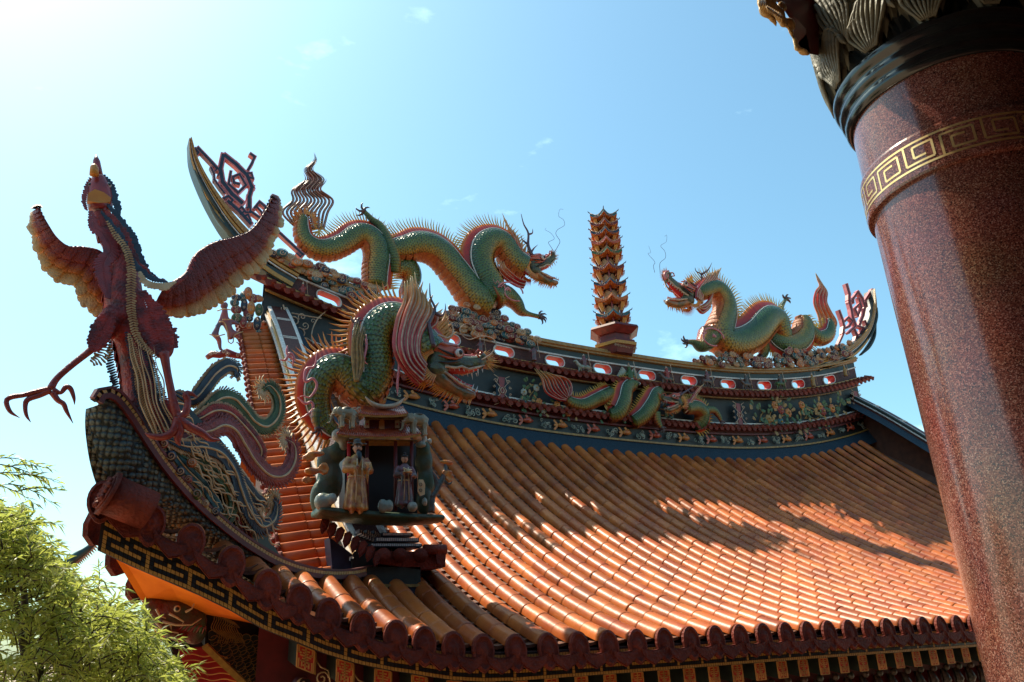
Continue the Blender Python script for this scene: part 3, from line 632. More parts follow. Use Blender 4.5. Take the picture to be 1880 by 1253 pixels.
def leg(par, pts, y, ncl=4, spread=1.5, clen=16, aim=None, curl=True):
    P, R = WP(pts, y, 24); m = MB(); m.tube(P, R, 12)
    T = P[-1] - P[-3]; T /= np.linalg.norm(T); a0_ = math.atan2(T[2], T[0]); u = upp(P[-1])
    o = m.build('leg', 'skin_d', par); c = MB()
    c.sph(P[-1], R[-1] * 1.3, nu=8, nv=5)
    for k in range(ncl):
        a = a0_ + (k - (ncl - 1) / 2) * spread / (ncl - 1); claw(c, P[-1], [(cos(a), rng.uniform(-.35, .35), sin(a))], clen * u, 2.6 * u)
    c.build('claws', 'horn', o)
    if curl:   # pink cloud line round the shoulder
        q, r_ = P[5], R[5]; m = MB(); 
        for k, ph in ((0, 0), (1, 2.2)):
            pt = [q + np.array([cos(a) * r_ * (1.3 - .25 * k), -r_ * 1.05, sin(a) * r_ * (.9 - .2 * k)]) + (P[9] - P[5]) * (.5 * k) for a in np.linspace(ph, ph + 3.0, 16)]; m.tube(pt, r_ * .08, 6)
        tl = [q + np.array([0, -r_ * 1.0, 0]) + (P[5] - P[9]) * t + np.array([0, 0, sin(t * 9) * r_ * .25]) for t in np.linspace(0, 2.2, 16)]; m.tube(tl, np.linspace(r_ * .10, .003, 16), 6)
        m.build('shoulder_curl', 'pink', o)
    return o
def wire(par, pts, y, rpx, name='whisker', mat='bone', n=50):
    P, R = WP([(p[0], p[1], rpx) for p in pts], y, n); m = MB(); m.tube(P, R * np.linspace(1, .45, n), 5); return m.build(name, mat, par)
def head(par, px, py, sc, flip, rot, jaw, y, tip=0):
    """canonical head looking +x, sc = pixels per head length"""
    O = W(px, py, y); u = upp(O) * sc; cr_, sr_ = cos(rot), sin(rot)
    def f(x, z, d=0.0): X_ = x * cr_ - z * sr_; Z_ = x * sr_ + z * cr_; return O + u * np.array([X_ * flip, d, Z_])
    cj, sj = cos(-jaw), sin(-jaw)
    def fj(x, z, d=0.0): x0_, z0_ = x + .05, z + .16; return f(x0_ * cj - z0_ * sj - .05, x0_ * sj + z0_ * cj - .16, d)
    b = MB()
    def el(p, r): b.sph(p, np.array(r) * u, nu=14, nv=9)
    el(f(.05, .06), (.27, .21, .21)); el(f(-.02, -.12), (.24, .22, .2)); el(f(.22, .14), (.2, .17, .15))
    b.tube([f(.1, .05), f(.4, .05), f(.62, .07), f(.8, .10 + tip * .5), f(.93, .17 + tip)], np.array([.19, .145, .13, .125, .08]) * u, 14, flat=1.0)
    for s_ in (-1, 1): el(f(.86, .2 + tip * .8, s_ * .09), (.07, .06, .06)); el(f(.28, .2, s_ * .13), (.11, .08, .1)); el(f(.5, .0, s_ * .10), (.16, .05, .06))
    r_ = remesh(b, .028 * u); hd_ = r_.build('head', 'dr_head', par)
    b = MB(); b.tube([fj(-.05, -.16), fj(.15, -.22), fj(.4, -.25), fj(.62, -.23), fj(.78, -.17)], np.array([.17, .13, .10, .10, .07]) * u, 14, flat=1.15)
    r_ = remesh(b, .03 * u); jw = r_.build('lower_jaw', 'dr_jaw', hd_)
    m = MB(); m.tube([f(.02, -.06), f(.25, -.05), f(.5, -.03), f(.78, .03 + tip * .4)], np.array([.12, .12, .10, .07]) * u, 10, 0, flat=.9); m.tube([fj(-.02, -.14), fj(.3, -.17), fj(.6, -.15)], np.array([.1, .09, .06]) * u, 10, 0, flat=1); 
    tg = [fj(.1, -.1), fj(.35, -.08), fj(.55, -.09), fj(.68, -.02)]; m.tube(tg, np.array([.05, .05, .04, .01]) * u, 8, 0, flat=1.6); m.build('mouth', 'red', hd_)
    m = MB()
    for s_ in (-1, 1):
        m.tube([f(.06, -.16, s_ * .16), f(.1, -.09, s_ * .17), f(.3, -.09, s_ * .15), f(.42, -.05, s_ * .14), f(.55, -.09, s_ * .14), f(.72, -.03 + tip * .2, s_ * .12), f(.88, .04 + tip * .7, s_ * .08)], np.array([.02, .028, .026, .024, .026, .024, .015]) * u, 7)
        m.tube([fj(.0, -.12, s_ * .16), fj(.2, -.135, s_ * .145), fj(.4, -.16, s_ * .13), fj(.6, -.14, s_ * .12), fj(.78, -.10, s_ * .07)], np.array([.024, .026, .026, .024, .014]) * u, 7)
    m.build('lips', 'bone', hd_)
    m = MB()
    for s_ in (-1, 1):
        for x in np.linspace(.2, .82, 8): m.cone(f(x, -.07 + .1 * max(0, x - .6) + tip * max(0, x - .5), s_ * .12), f(x + .01, -.14 + .1 * max(0, x - .6) - (.06 if .7 < x < .78 else 0) + tip * max(0, x - .5), s_ * .115), .016 * u, 5)
        for x in np.linspace(.2, .74, 8): m.cone(fj(x, -.15, s_ * .115), fj(x, -.08 + (.06 if x > .65 else 0), s_ * .11), .016 * u, 5)
    m.build('teeth', 'white', hd_)
    for s_ in (-1, 1):
        m = MB(); m.sph(f(.33, .15, s_ * .215), .085 * u, 0); m.sph(f(.34, .15, s_ * .262), .05 * u, 1); m.tube([f(.33 + .085 * cos(a), .15 + .085 * sin(a), s_ * .245) for a in np.linspace(0, 6.3, 14)], .014 * u, 5, 2); m.build('eye', ['white', 'black', 'dr_brow'], hd_)
    fb = MB()
    for s_ in (-1, 1): fb.sph(f(.18, .19, s_ * .10), np.array((.24, .14, .16)) * u, nu=14, nv=9); fb.sph(f(.02, .24, s_ * .08), np.array((.18, .13, .13)) * u, nu=12, nv=8)
    fb.tube([f(.2, .2), f(.5, .16), f(.78, .19 + tip)], np.array([.12, .075, .05]) * u, 10); remesh(fb, .028 * u).build('forehead', 'dr_fore', hd_)
    m = MB()
    for s_ in (-1, 1):     # flame-shaped brow ridges and cheek rolls
        for k in range(6):
            t = k / 5; m.tube([f(.44 - .08 * t, .22 + .05 * t, s_ * .13), f(.32 - .12 * t, .30 + .03 * t, s_ * (.17 - .03 * t)), f(.14 - .16 * t, .27 + .05 * t, s_ * (.20 - .05 * t)), f(-.02 - .16 * t, .31 + .09 * t, s_ * (.19 - .06 * t)), f(-.16 - .12 * t, .28 + .16 * t, s_ * .14)], np.array([.015, .032, .036, .028, .006]) * u, 7, k % 2)
        for k in range(3): m.tube([f(.40, .13 - .035 * k, s_ * .18), f(.28, .10 - .05 * k, s_ * .215), f(.12, .14 - .09 * k, s_ * .22), f(-.04, .20 - .12 * k, s_ * .21)], np.array([.01, .022, .024, .006]) * u, 6, (k + 1) % 2)
    for k in range(5):
            x0_ = .36 - .13 * k; m.tube([f(x0_ + .05, .12, s_ * .235), f(x0_, .22, s_ * .23), f(x0_ + .03, .30, s_ * .18), f(x0_ - .03, .37, s_ * .10)], np.array([.006, .02, .022, .008]) * u, 5, 1)
    m.build('brow', ['dr_brow', 'black'], hd_)
    m = MB(); 
    for s_ in (-1, 1):
        m.sph(f(.84, .24 + tip * .8, s_ * .08), np.array([.05, .04, .05]) * u, 0); m.tube([f(.78, .17 + tip * .7, s_ * .1), f(.70, .24 + tip * .6, s_ * .12), f(.76, .30 + tip * .7, s_ * .12), f(.84, .27 + tip * .8, s_ * .12)], .02 * u, 6, 0)
    m.build('nostrils', 'dr_brow', hd_)
    m = MB()     # fringe round snout, jaw and cheek
    for k in range(16): a = k / 15; m.cone(f(.90 + .04 * sin(a * 3), .02 + a * .26 + tip, 0), f(1.02 + .10 * sin(a * 3), -.02 + a * .42 + tip * 1.2, rng.uniform(-.1, .1)), .014 * u, 4)
    for k in range(30):
        a = k / 29; p = fj(.74 - .85 * a, -.27 - .07 * sin(a * pi), 0); m.cone(p, fj(.76 - 1.0 * a, -.37 - .14 * sin(a * pi) - .03 * rng.rand(), rng.uniform(-.12, .12)), .022 * u, 4, 0)
    for s_ in (-1, 1):
        for k in range(22):
            a = -2.3 + k * .13; p = f(-.12 + .12 * cos(a + pi) * 1.5, -.10 + .26 * sin(a + pi * 0) * 1.0, s_ * .17)
            q = np.array([-.12 + .16 * cos(pi - a * 0 + a), -.08 + .24 * sin(a)]); aa = 1.9 + k * .125
            m.cone(f(-.06 + .20 * cos(aa), -.08 + .20 * sin(aa), s_ * .19), f(-.10 + .44 * cos(aa), -.08 + .40 * sin(aa), s_ * .24), .024 * u, 4)
    m.build('beard', 'spine_h', hd_)
    return hd_, f, fj, u
mk('dr_head', (.09, .10, .03), .4, (.05, .035, .02), 16, .6, 40, coat=.2)
mk('dr_fore', (.55, .10, .03), .35, (.42, .05, .02), 12, coat=.3)
mk('dr_jaw', (.03, .06, .03), .35, (.35, .12, .03), 9, .3, 40, coat=.3)
mk('dr_brow', (.50, .09, .025), .35, (.33, .03, .015), 14, coat=.3)
mk('spine_h', (.62, .30, .05), .4, (.55, .14, .03), 12)
mk('antler', (.12, .035, .04), .35, (.05, .018, .03), 10, coat=.3)
def antler(par, main, tines, y, r, ox=0, oy=0, sc=1):
    m = MB(); P, R = WP([(p[0], p[1], r) for p in Z(main, ox, oy, sc)], y, 20); m.tube(P, R * np.linspace(1, .15, 20), 8)
    for t in tines: P, R = WP([(p[0], p[1], r * .7) for p in Z(t, ox, oy, sc)], y, 12); m.tube(P, R * np.linspace(1, .1, 12), 7)
    return m.build('antler', 'antler', par)
# ---------------- dragon on the left half of the ridge ----------------
YD = 20.15
D1 = thing('dragon_statue', 'long green ceramic dragon with open jaws on the ridge left of the little pagoda', 'dragon statue', W(890, 590, YD), 'ceramic dragons facing the pagoda')
g1 = Z([(592, 425, 8), (580, 480, 13), (590, 540, 16), (640, 588, 19), (710, 600, 21), (790, 570, 21), (850, 530, 22), (905, 530, 23), (948, 575, 24), (958, 640, 24), (950, 700, 24), (948, 790, 22)], 340, 240, 2.723)
g2 = Z([(60, 490, 20, .12), (200, 470, 24, .1), (320, 445, 27, .05), (430, 465, 28), (530, 530, 28), (620, 640, 28), (700, 740, 28), (780, 850, 30), (860, 930, 33), (960, 990, 30)], 700, 360, 4.819)
g3 = Z([(985, 960, 28, -.05), (970, 880, 30, -.05), (945, 780, 29, -.05), (900, 690, 27, -.05), (868, 600, 27), (875, 500, 27), (920, 430, 26), (1000, 405, 25), (1070, 435, 24), (1120, 510, 24), (1180, 590, 25), (1260, 650, 26)], 700, 360, 4.819)
body(D1, [g1, g2, g3], YD, spx=23, spsp=5.2)
hd1, f1, fj1, u1 = head(D1, 978, 492, 62, 1, .42, .62, YD, .05)
fan(D1, Z([(1070, 150), (1120, 270), (1190, 370), (1205, 490), (1240, 600), (1290, 680)], 700, 360, 4.819), Z([(1120, 260), (1150, 340), (1160, 420), (1170, 520), (1200, 640), (1250, 730)], 700, 360, 4.819), 6, YD - .05, 3.2, edge='cream')
fan(D1, Z([(1075, 200), (1130, 300), (1180, 400), (1190, 500), (1230, 620), (1300, 700)], 700, 360, 4.819), Z([(1290, 430), (1280, 470), (1260, 520), (1255, 580), (1270, 640), (1310, 690)], 700, 360, 4.819), 6, YD - .25, 3.0, edge='bone')
fan(D1, Z([(1010, 560), (1020, 640), (1080, 720), (1190, 790), (1260, 810)], 700, 360, 4.819), Z([(1080, 570), (1100, 630), (1150, 690), (1220, 740), (1280, 760)], 700, 360, 4.819), 5, YD - .2, 3.0, edge='bone')
antler(D1, [(1335, 530), (1300, 440), (1300, 330), (1260, 250), (1237, 160)], [[(1300, 430), (1250, 390), (1235, 345)], [(1300, 340), (1335, 330), (1340, 290)], [(1325, 500), (1350, 465), (1385, 432)]], YD - .15, 3.6, 700, 360, 4.819)
wire(D1, Z([(1520, 520), (1560, 450), (1580, 400), (1545, 340), (1560, 300), (1620, 260), (1610, 210), (1570, 180), (1580, 120), (1610, 120)], 700, 360, 4.819), YD - .1, .55, mat='horn')
wire(D1, Z([(1530, 500), (1500, 450), (1480, 410), (1530, 380), (1500, 330), (1450, 300), (1460, 285)], 700, 360, 4.819), YD, .5, mat='horn')
fan(D1, Z([(652, 108), (680, 150), (652, 195), (704, 245), (676, 295), (738, 350), (712, 410), (690, 495)], 340, 240, 2.723), Z([(640, 116), (618, 150), (580, 195), (592, 245), (535, 300), (540, 350), (488, 410), (560, 492)], 340, 240, 2.723), 12, YD, 2.3, 'tail_flame', 'darkflame', wob=.5, k=40, edge='bone', stag=.35)
P_ = Z([(600, 415), (640, 440), (665, 500)], 340, 240, 2.723); m = MB()
for k in range(34):
    a = -.5 + k / 33 * 4.4; c = W(561, 405, YD); u = upp(c); r_ = (30 + 5 * rng.rand()) * u; m.cone(c + np.array([cos(a), 0, sin(a)]) * 12 * u, c + np.array([cos(a), rng.uniform(-.2, .2), sin(a)]) * r_, 2.6 * u, 4)
m.build('tail_fringe', 'spine_h', D1)
leg(D1, Z([(1000, 900, 24), (1090, 880, 20), (1180, 940, 15), (1240, 1020, 10), (1300, 1045, 5), (1400, 1070, 4)], 700, 360, 4.819), YD - .35, 5, 2.4, 15)
leg(D1, [(721, 500, 14, .1), (722, 470, 12, -.1), (700, 420, 9, -.1), (683, 404, 6, -.1), (668, 388, 4, -.1)], YD, 4, 3.0, 15, curl=False)
leg(D1, Z([(130, 640, 20), (230, 650, 22), (270, 740, 18), (230, 830, 14), (250, 900, 12)], 700, 360, 4.819), YD + .35, 4, 1.5, 10, curl=False)
# ---------------- dragon on the right half of the ridge ----------------
D2 = thing('dragon_statue', 'green ceramic dragon with raised snout on the ridge right of the little pagoda', 'dragon statue', W(1360, 655, YD), 'ceramic dragons facing the pagoda')
mk('darkflame2', None, .4, ramp=('u', [(0, (.62, .25, .04)), (.5, (.6, .05, .03)), (.9, (.62, .28, .14)), (1.6, (.6, .36, .06))]))
q1 = Z([(395, 500, 12, -.05), (440, 478, 15, -.05), (480, 462, 16, -.05), (540, 450, 17, -.05), (585, 490, 19, -.05), (612, 560, 21), (618, 630, 22), (590, 720, 25), (570, 800, 28), (620, 860, 29), (720, 855, 29), (820, 800, 29), (890, 720, 28), (940, 680, 26), (1000, 690, 23), (1030, 760, 20), (1060, 830, 17, .1), (1100, 880, 12, .2)], 1180, 420, 4.087)
q2 = Z([(1190, 655, 10), (1205, 720, 18), (1195, 800, 21), (1140, 860, 21), (1060, 880, 20), (990, 850, 18, .1), (940, 800, 12, .15)], 1180, 420, 4.087)
q3 = Z([(1230, 740, 12, .2), (1270, 790, 14, .1), (1320, 825, 14), (1380, 800, 13), (1400, 740, 11), (1395, 680, 6)], 1180, 420, 4.087)
body(D2, [q1, q2, q3], YD, spx=19, spsp=5)
hd2, f2, fj2, u2 = head(D2, 1262, 546, 62, -1, .48, .62, YD, .02)
m = MB(); c = f2(.80, .16); u = upp(c)   # shell-shaped upturned lip with its fringe
for k in range(24): a = 1.75 + k * .085; d = np.array([cos(a), 0, sin(a)]); m.cone(c + d * 11 * u, c + d * (20 + rng.uniform(-2, 2)) * u + np.array([0, rng.uniform(-.05, .05), 0]), 1.0 * u, 4)
for r_, mt in ((12, 1), (9, 2), (6, 1)): m.tube([c + np.array([cos(a) * r_ * u, -.05 - .02 * (12 - r_) / 6, sin(a) * r_ * u]) for a in np.linspace(1.7, 3.75, 14)], 1.7 * u, 6, mt, flat=2.5)
m.build('lip_fringe', ['spine_h', 'pink', 'bone'], hd2)
fan(D2, Z([(590, 290), (570, 340), (545, 380), (500, 420), (450, 480), (440, 560)], 1180, 420, 4.087), Z([(500, 330), (480, 370), (450, 400), (420, 440), (400, 480), (400, 520)], 1180, 420, 4.087), 10, YD - .22, 3.4, edge='bone')
fan(D2, Z([(520, 580), (480, 610), (440, 630), (410, 600)], 1180, 420, 4.087), Z([(540, 400), (520, 480), (500, 540), (460, 580)], 1180, 420, 4.087), 9, YD - .22, 3.0, edge='bone')
fan(D2, Z([(360, 345), (370, 380), (380, 430), (400, 470)], 1180, 420, 4.087), Z([(300, 380), (330, 410), (350, 440), (380, 480)], 1180, 420, 4.087), 9, YD + .1, 2.0, mat='spine_h')
antler(D2, [(400, 500), (435, 430), (440, 350), (400, 320), (393, 295)], [[(440, 345), (490, 310), (520, 255)], [(420, 450), (380, 420), (335, 380)]], YD - .1, 3.4, 1180, 420, 4.087)
wire(D2, Z([(130, 330), (130, 260), (170, 220), (165, 170), (135, 130), (175, 100), (180, 50), (165, 60)], 1180, 420, 4.087), YD, .5, mat='horn'); wire(D2, Z([(90, 330), (80, 280), (90, 250), (40, 190), (60, 180), (45, 130)], 1180, 420, 4.087), YD, .45, mat='horn')
fan(D2, Z([(1297, 335), (1310, 380), (1330, 430), (1300, 480), (1290, 560), (1320, 650), (1340, 740)], 1180, 420, 4.087), Z([(1297, 335), (1345, 420), (1378, 480), (1375, 550), (1405, 620), (1448, 700), (1438, 760)], 1180, 420, 4.087), 8, YD, 2.6, 'tail_flame', 'darkflame2', wob=.4, k=40, edge='bone')
leg(D2, Z([(500, 800, 22, -.25), (470, 850, 18, -.3), (430, 880, 12, -.35), (380, 855, 6, -.35), (330, 850, 4, -.35)], 1180, 420, 4.087), YD, 4, 2.4, 12)
leg(D2, Z([(1060, 720, 9), (1040, 660, 9), (1035, 600, 6), (1060, 550, 3.5), (1075, 530, 3)], 1180, 420, 4.087), YD + .2, 4, 3.0, 10, curl=False)
leg(D2, Z([(860, 860, 14), (900, 890, 13), (905, 940, 9), (880, 970, 6)], 1180, 420, 4.087), YD + .25, 4, 1.5, 8, curl=False)
# ---------------- the big dragon in front, over the little shrine ----------------
YF = 11.75
D3 = thing('dragon_statue', 'large colourful dragon with red mane and striped brow coiled above the shrine stage', 'dragon statue', W(690, 780, YF))
h1 = Z([(400, 1030, 14, .1), (340, 980, 18, .1), (290, 890, 24, .1), (275, 790, 27, .05), (300, 700, 29), (360, 640, 32), (430, 640, 34), (490, 690, 35), (550, 760, 34), (620, 800, 28, .1), (690, 800, 20, .2)], 500, 500, 3.4804)
h2 = Z([(600, 800, 24, -.1), (640, 730, 30, -.1), (660, 640, 33, -.1), (650, 540, 34, -.1), (640, 440, 34, -.1), (665, 360, 34, -.1), (730, 310, 33, -.1), (800, 310, 33, -.15), (870, 370, 36, -.2), (930, 450, 38, -.25), (1000, 540, 38, -.3)], 500, 500, 3.4804)
body(D3, [h1, h2], YF, spx=34, spsp=9, spin='spine_h')
hd3, f3, fj3, u3 = head(D3, 800, 668, 108, 1, .02, .42, YF - .35, .0)
zz = lambda p: Z(p, 500, 500, 3.4804)
fan(D3, zz([(840, 60), (850, 180), (800, 320), (785, 480), (840, 610), (940, 720)]), zz([(915, 5), (925, 130), (880, 260), (850, 400), (880, 530), (960, 640)]), 5, YF - .5, 6.0, edge='bone', wob=2)
fan(D3, zz([(880, 20), (900, 150), (850, 300), (820, 450), (860, 590), (960, 700)]), zz([(1000, 170), (1020, 260), (970, 340), (940, 420), (930, 520), (980, 600)]), 8, YF - .62, 5.5, edge='bone', wob=2)
fan(D3, zz([(965, 60), (940, 140), (960, 220), (930, 320), (920, 420)]), zz([(1090, 230), (1060, 270), (1040, 330), (1000, 370), (980, 420)]), 5, YF - .45, 4.5, edge='bone', wob=2)
fan(D3, zz([(1110, 240), (1100, 300), (1060, 350), (1020, 400)]), zz([(1160, 400), (1120, 420), (1080, 430), (1040, 440)]), 10, YF - .25, 3.0, mat='spine_h', wob=1)
antler(D3, [(1030, 480), (1010, 380), (1000, 320), (1040, 240), (1010, 160), (1005, 70)], [[(1000, 330), (950, 300), (940, 230)], [(1040, 260), (1080, 280), (1105, 240), (1105, 200)]], YF - .62, 5.2, 500, 500, 3.4804)
wire(D3, zz([(1340, 560), (1400, 520), (1430, 460), (1400, 420), (1330, 410), (1260, 430), (1210, 400), (1200, 360), (1240, 330), (1290, 350), (1280, 370)]), YF - .8, 1.3); wire(D3, zz([(1060, 400), (1120, 420), (1155, 390), (1150, 340), (1140, 320)]), YF - .7, 2.2)
m = MB()
for k in range(15): a = -.9 + k * .125; c = f3(.92, .14); u = upp(c); m.cone(c + np.array([cos(a), -.1, sin(a)]) * 8 * u, c + np.array([cos(a) * (34 - 8 * abs(a)), rng.uniform(-9, 4), sin(a) * 30]) * u, 1.3 * u, 4, 0)
m.build('snout_fringe', 'spine_h', hd3)
# hanging ribs of mane below the neck, tassel and pink flame curls on the coils
fan(D3, zz([(545, 300), (520, 420), (515, 560), (530, 700)]), zz([(600, 360), (570, 470), (580, 580), (545, 700)]), 6, YF - .5, 2.4, 'hanging_mane', 'gold', wob=1.5)
for pts in ([(285, 510), (270, 600), (215, 620), (210, 700), (260, 680), (285, 730), (240, 800), (200, 790), (170, 800)], [(160, 800), (210, 840), (250, 830), (260, 870), (225, 910), (170, 940)], [(45, 560), (85, 560), (110, 520), (135, 540), (130, 600)], [(95, 470), (95, 520), (130, 560)], [(600, 400), (600, 480), (585, 560), (610, 590)], [(800, 530), (810, 600), (800, 700), (800, 790)]):
    P, R = WP([(p[0], p[1], 2.6) for p in zz(pts)], YF - .45, 30); m = MB(); m.tube(P, R * np.r_[np.linspace(.3, 1, 8), np.ones(14), np.linspace(1, .2, 8)], 7); m.build('flame_curl', 'pink', D3)
leg(D3, zz([(560, 560, 12), (545, 480, 11), (535, 400, 8), (540, 330, 5)]), YF - .35, 4, 1.8, 14, curl=False)
leg(D3, zz([(280, 880, 9), (275, 940, 8), (290, 1000, 5)]), YF - .6, 4, 2.2, 15, curl=False)
# ---------------- banks of curled clouds along the ridge top ----------------
def swirl(m, c, r, ph=0.0, turns=1.6, mi=0, th=.14, d=(0, -1, 0), sgn=1):
    d = np.array(d, float); n = 16; P = []
    for i in range(n): t = i / (n - 1); a = ph + sgn * turns * 2 * pi * t; rr = r * (1 - .82 * t); P.append(c + np.array([cos(a), 0, sin(a)]) * rr)
    m.tube(P, r * th, 4, mi)
CM = ['cl_orange', 'navy', 'cl_red', 'teal', 'cl_cream', 'dkred']
mk('cl_orange', (.62, .20, .04), .4, (.32, .07, .02), 10); mk('cl_red', (.28, .035, .03), .4, (.15, .02, .02), 10); mk('cl_cream', (.50, .30, .14), .4, (.35, .17, .07), 10)
def cloudbank(label, spots, y, group='curled cloud banks on the ridge'):
    root = thing('cloud_bank', label, 'cloud relief', W(spots[0][0], spots[0][1], y), group)
    for px, py, r in spots:
        k = rng.randint(len(CM)); dy = rng.uniform(-.25, .12); c = W(px, py, y + dy); R = r * upp(c); m = MB()
        R *= 1.0; m.sph(c, (R * 1.2, R * .32, R * .85), nu=12, nv=6); m.tube([c + np.array([R * 1.17 * cos(a), -R * .12, R * .92 * sin(a)]) for a in np.linspace(-.5, 3.6, 12)], R * .07, 4, 1)
        swirl(m, c + np.array([0, -R * .32, 0]), R * .62, rng.uniform(0, 6), 1.3, 1, .15, sgn=rng.choice([-1, 1])); m.build('curl', [CM[k], 'bone'], root)
    return root
def bank(prof, step, y, label, r0=7):
    sp = []; xs = [p[0] for p in prof]; x = xs[0]
    while x < xs[-1]:
        top = np.interp(x, xs, [p[1] for p in prof]); bot = np.interp(x, xs, [p[2] for p in prof]); yy = bot
        while yy > top + r0 * .5: sp.append((x + rng.uniform(-3, 3), yy - r0 * .5 + rng.uniform(-2, 2), r0 * rng.uniform(.8, 1.35))); yy -= r0 * 1.35
        x += step
    cloudbank(label, sp, y)
bank([(500, 462, 472), (530, 468, 485), (575, 485, 515), (600, 492, 528), (640, 512, 545), (690, 522, 562)], 9, 19.95, 'curled orange and navy clouds under the tail of the left ridge dragon', 7)
bank([(805, 582, 600), (830, 565, 608), (880, 560, 618), (915, 575, 625), (960, 605, 632), (985, 620, 636)], 8.5, 19.95, 'curled clouds below the chest of the left ridge dragon', 7)
bank([(1275, 661, 667), (1310, 652, 670), (1340, 645, 672), (1380, 650, 673), (1400, 662, 674)], 7.5, 19.95, 'curled clouds below the chest of the right ridge dragon', 6)
bank([(1400, 660, 674), (1430, 652, 673), (1460, 635, 672), (1490, 650, 670), (1520, 642, 664), (1560, 630, 650)], 7.5, 19.95, 'curled clouds under the tail of the right ridge dragon', 6)
# ---------------- little pagoda on the middle of the ridge ----------------
YP = 20.15
pg = thing('miniature_pagoda', 'slender many-tiered orange and green miniature pagoda in the middle of the ridge', 'pagoda', W(1131, 650, YP))
b0 = W(1131, 652, YP); t0 = W(1108, 398, YP); u0 = upp(b0)
X0 = b0[0]
def hexa(m, z, r, n=6, ph=radians(237)): return [(X0 + r * cos(ph + 2 * pi * j / n), YP + r * sin(ph + 2 * pi * j / n), z) for j in range(n)]
def hexprism(m, z0_, z1_, r0_, r1_, mi, n=6):
    a = hexa(m, z0_, r0_, n); b = hexa(m, z1_, r1_, n); m.add(a + b, [(j, (j + 1) % n, n + (j + 1) % n, n + j) for j in range(n)] + [tuple(range(n))[::-1], tuple(range(n, 2 * n))], mi, smooth=False)
zt = lambda py, px=1120: W(px, py, YP)[2]
m = MB(); hexprism(m, zt(655), zt(642), .62, .72, 0); hexprism(m, zt(642), zt(637), .80, .82, 1); hexprism(m, zt(637), zt(612), .58, .58, 0); hexprism(m, zt(640), zt(632), .78, .74, 0); hexprism(m, zt(620), zt(611), .66, .92, 2); hexprism(m, zt(611), zt(607), .94, .90, 0)
for k in range(9): swirl(m, np.array([X0 - .42 + k * .105, YP - .60, zt(645)]), .055, k, 1.3, 3, .2)
bs = m.build('pedestal', ['dkred', 'yellow', 'cl_red', 'bone'], pg)
ROOFS = [588, 559, 531, 502, 474, 455, 437, 421, 405]; cols = ['teal', 'orange', 'navy', 'dkred', 'leafgreen', 'dr_brow', 'navy', 'dkred', 'teal']
prev = zt(609)
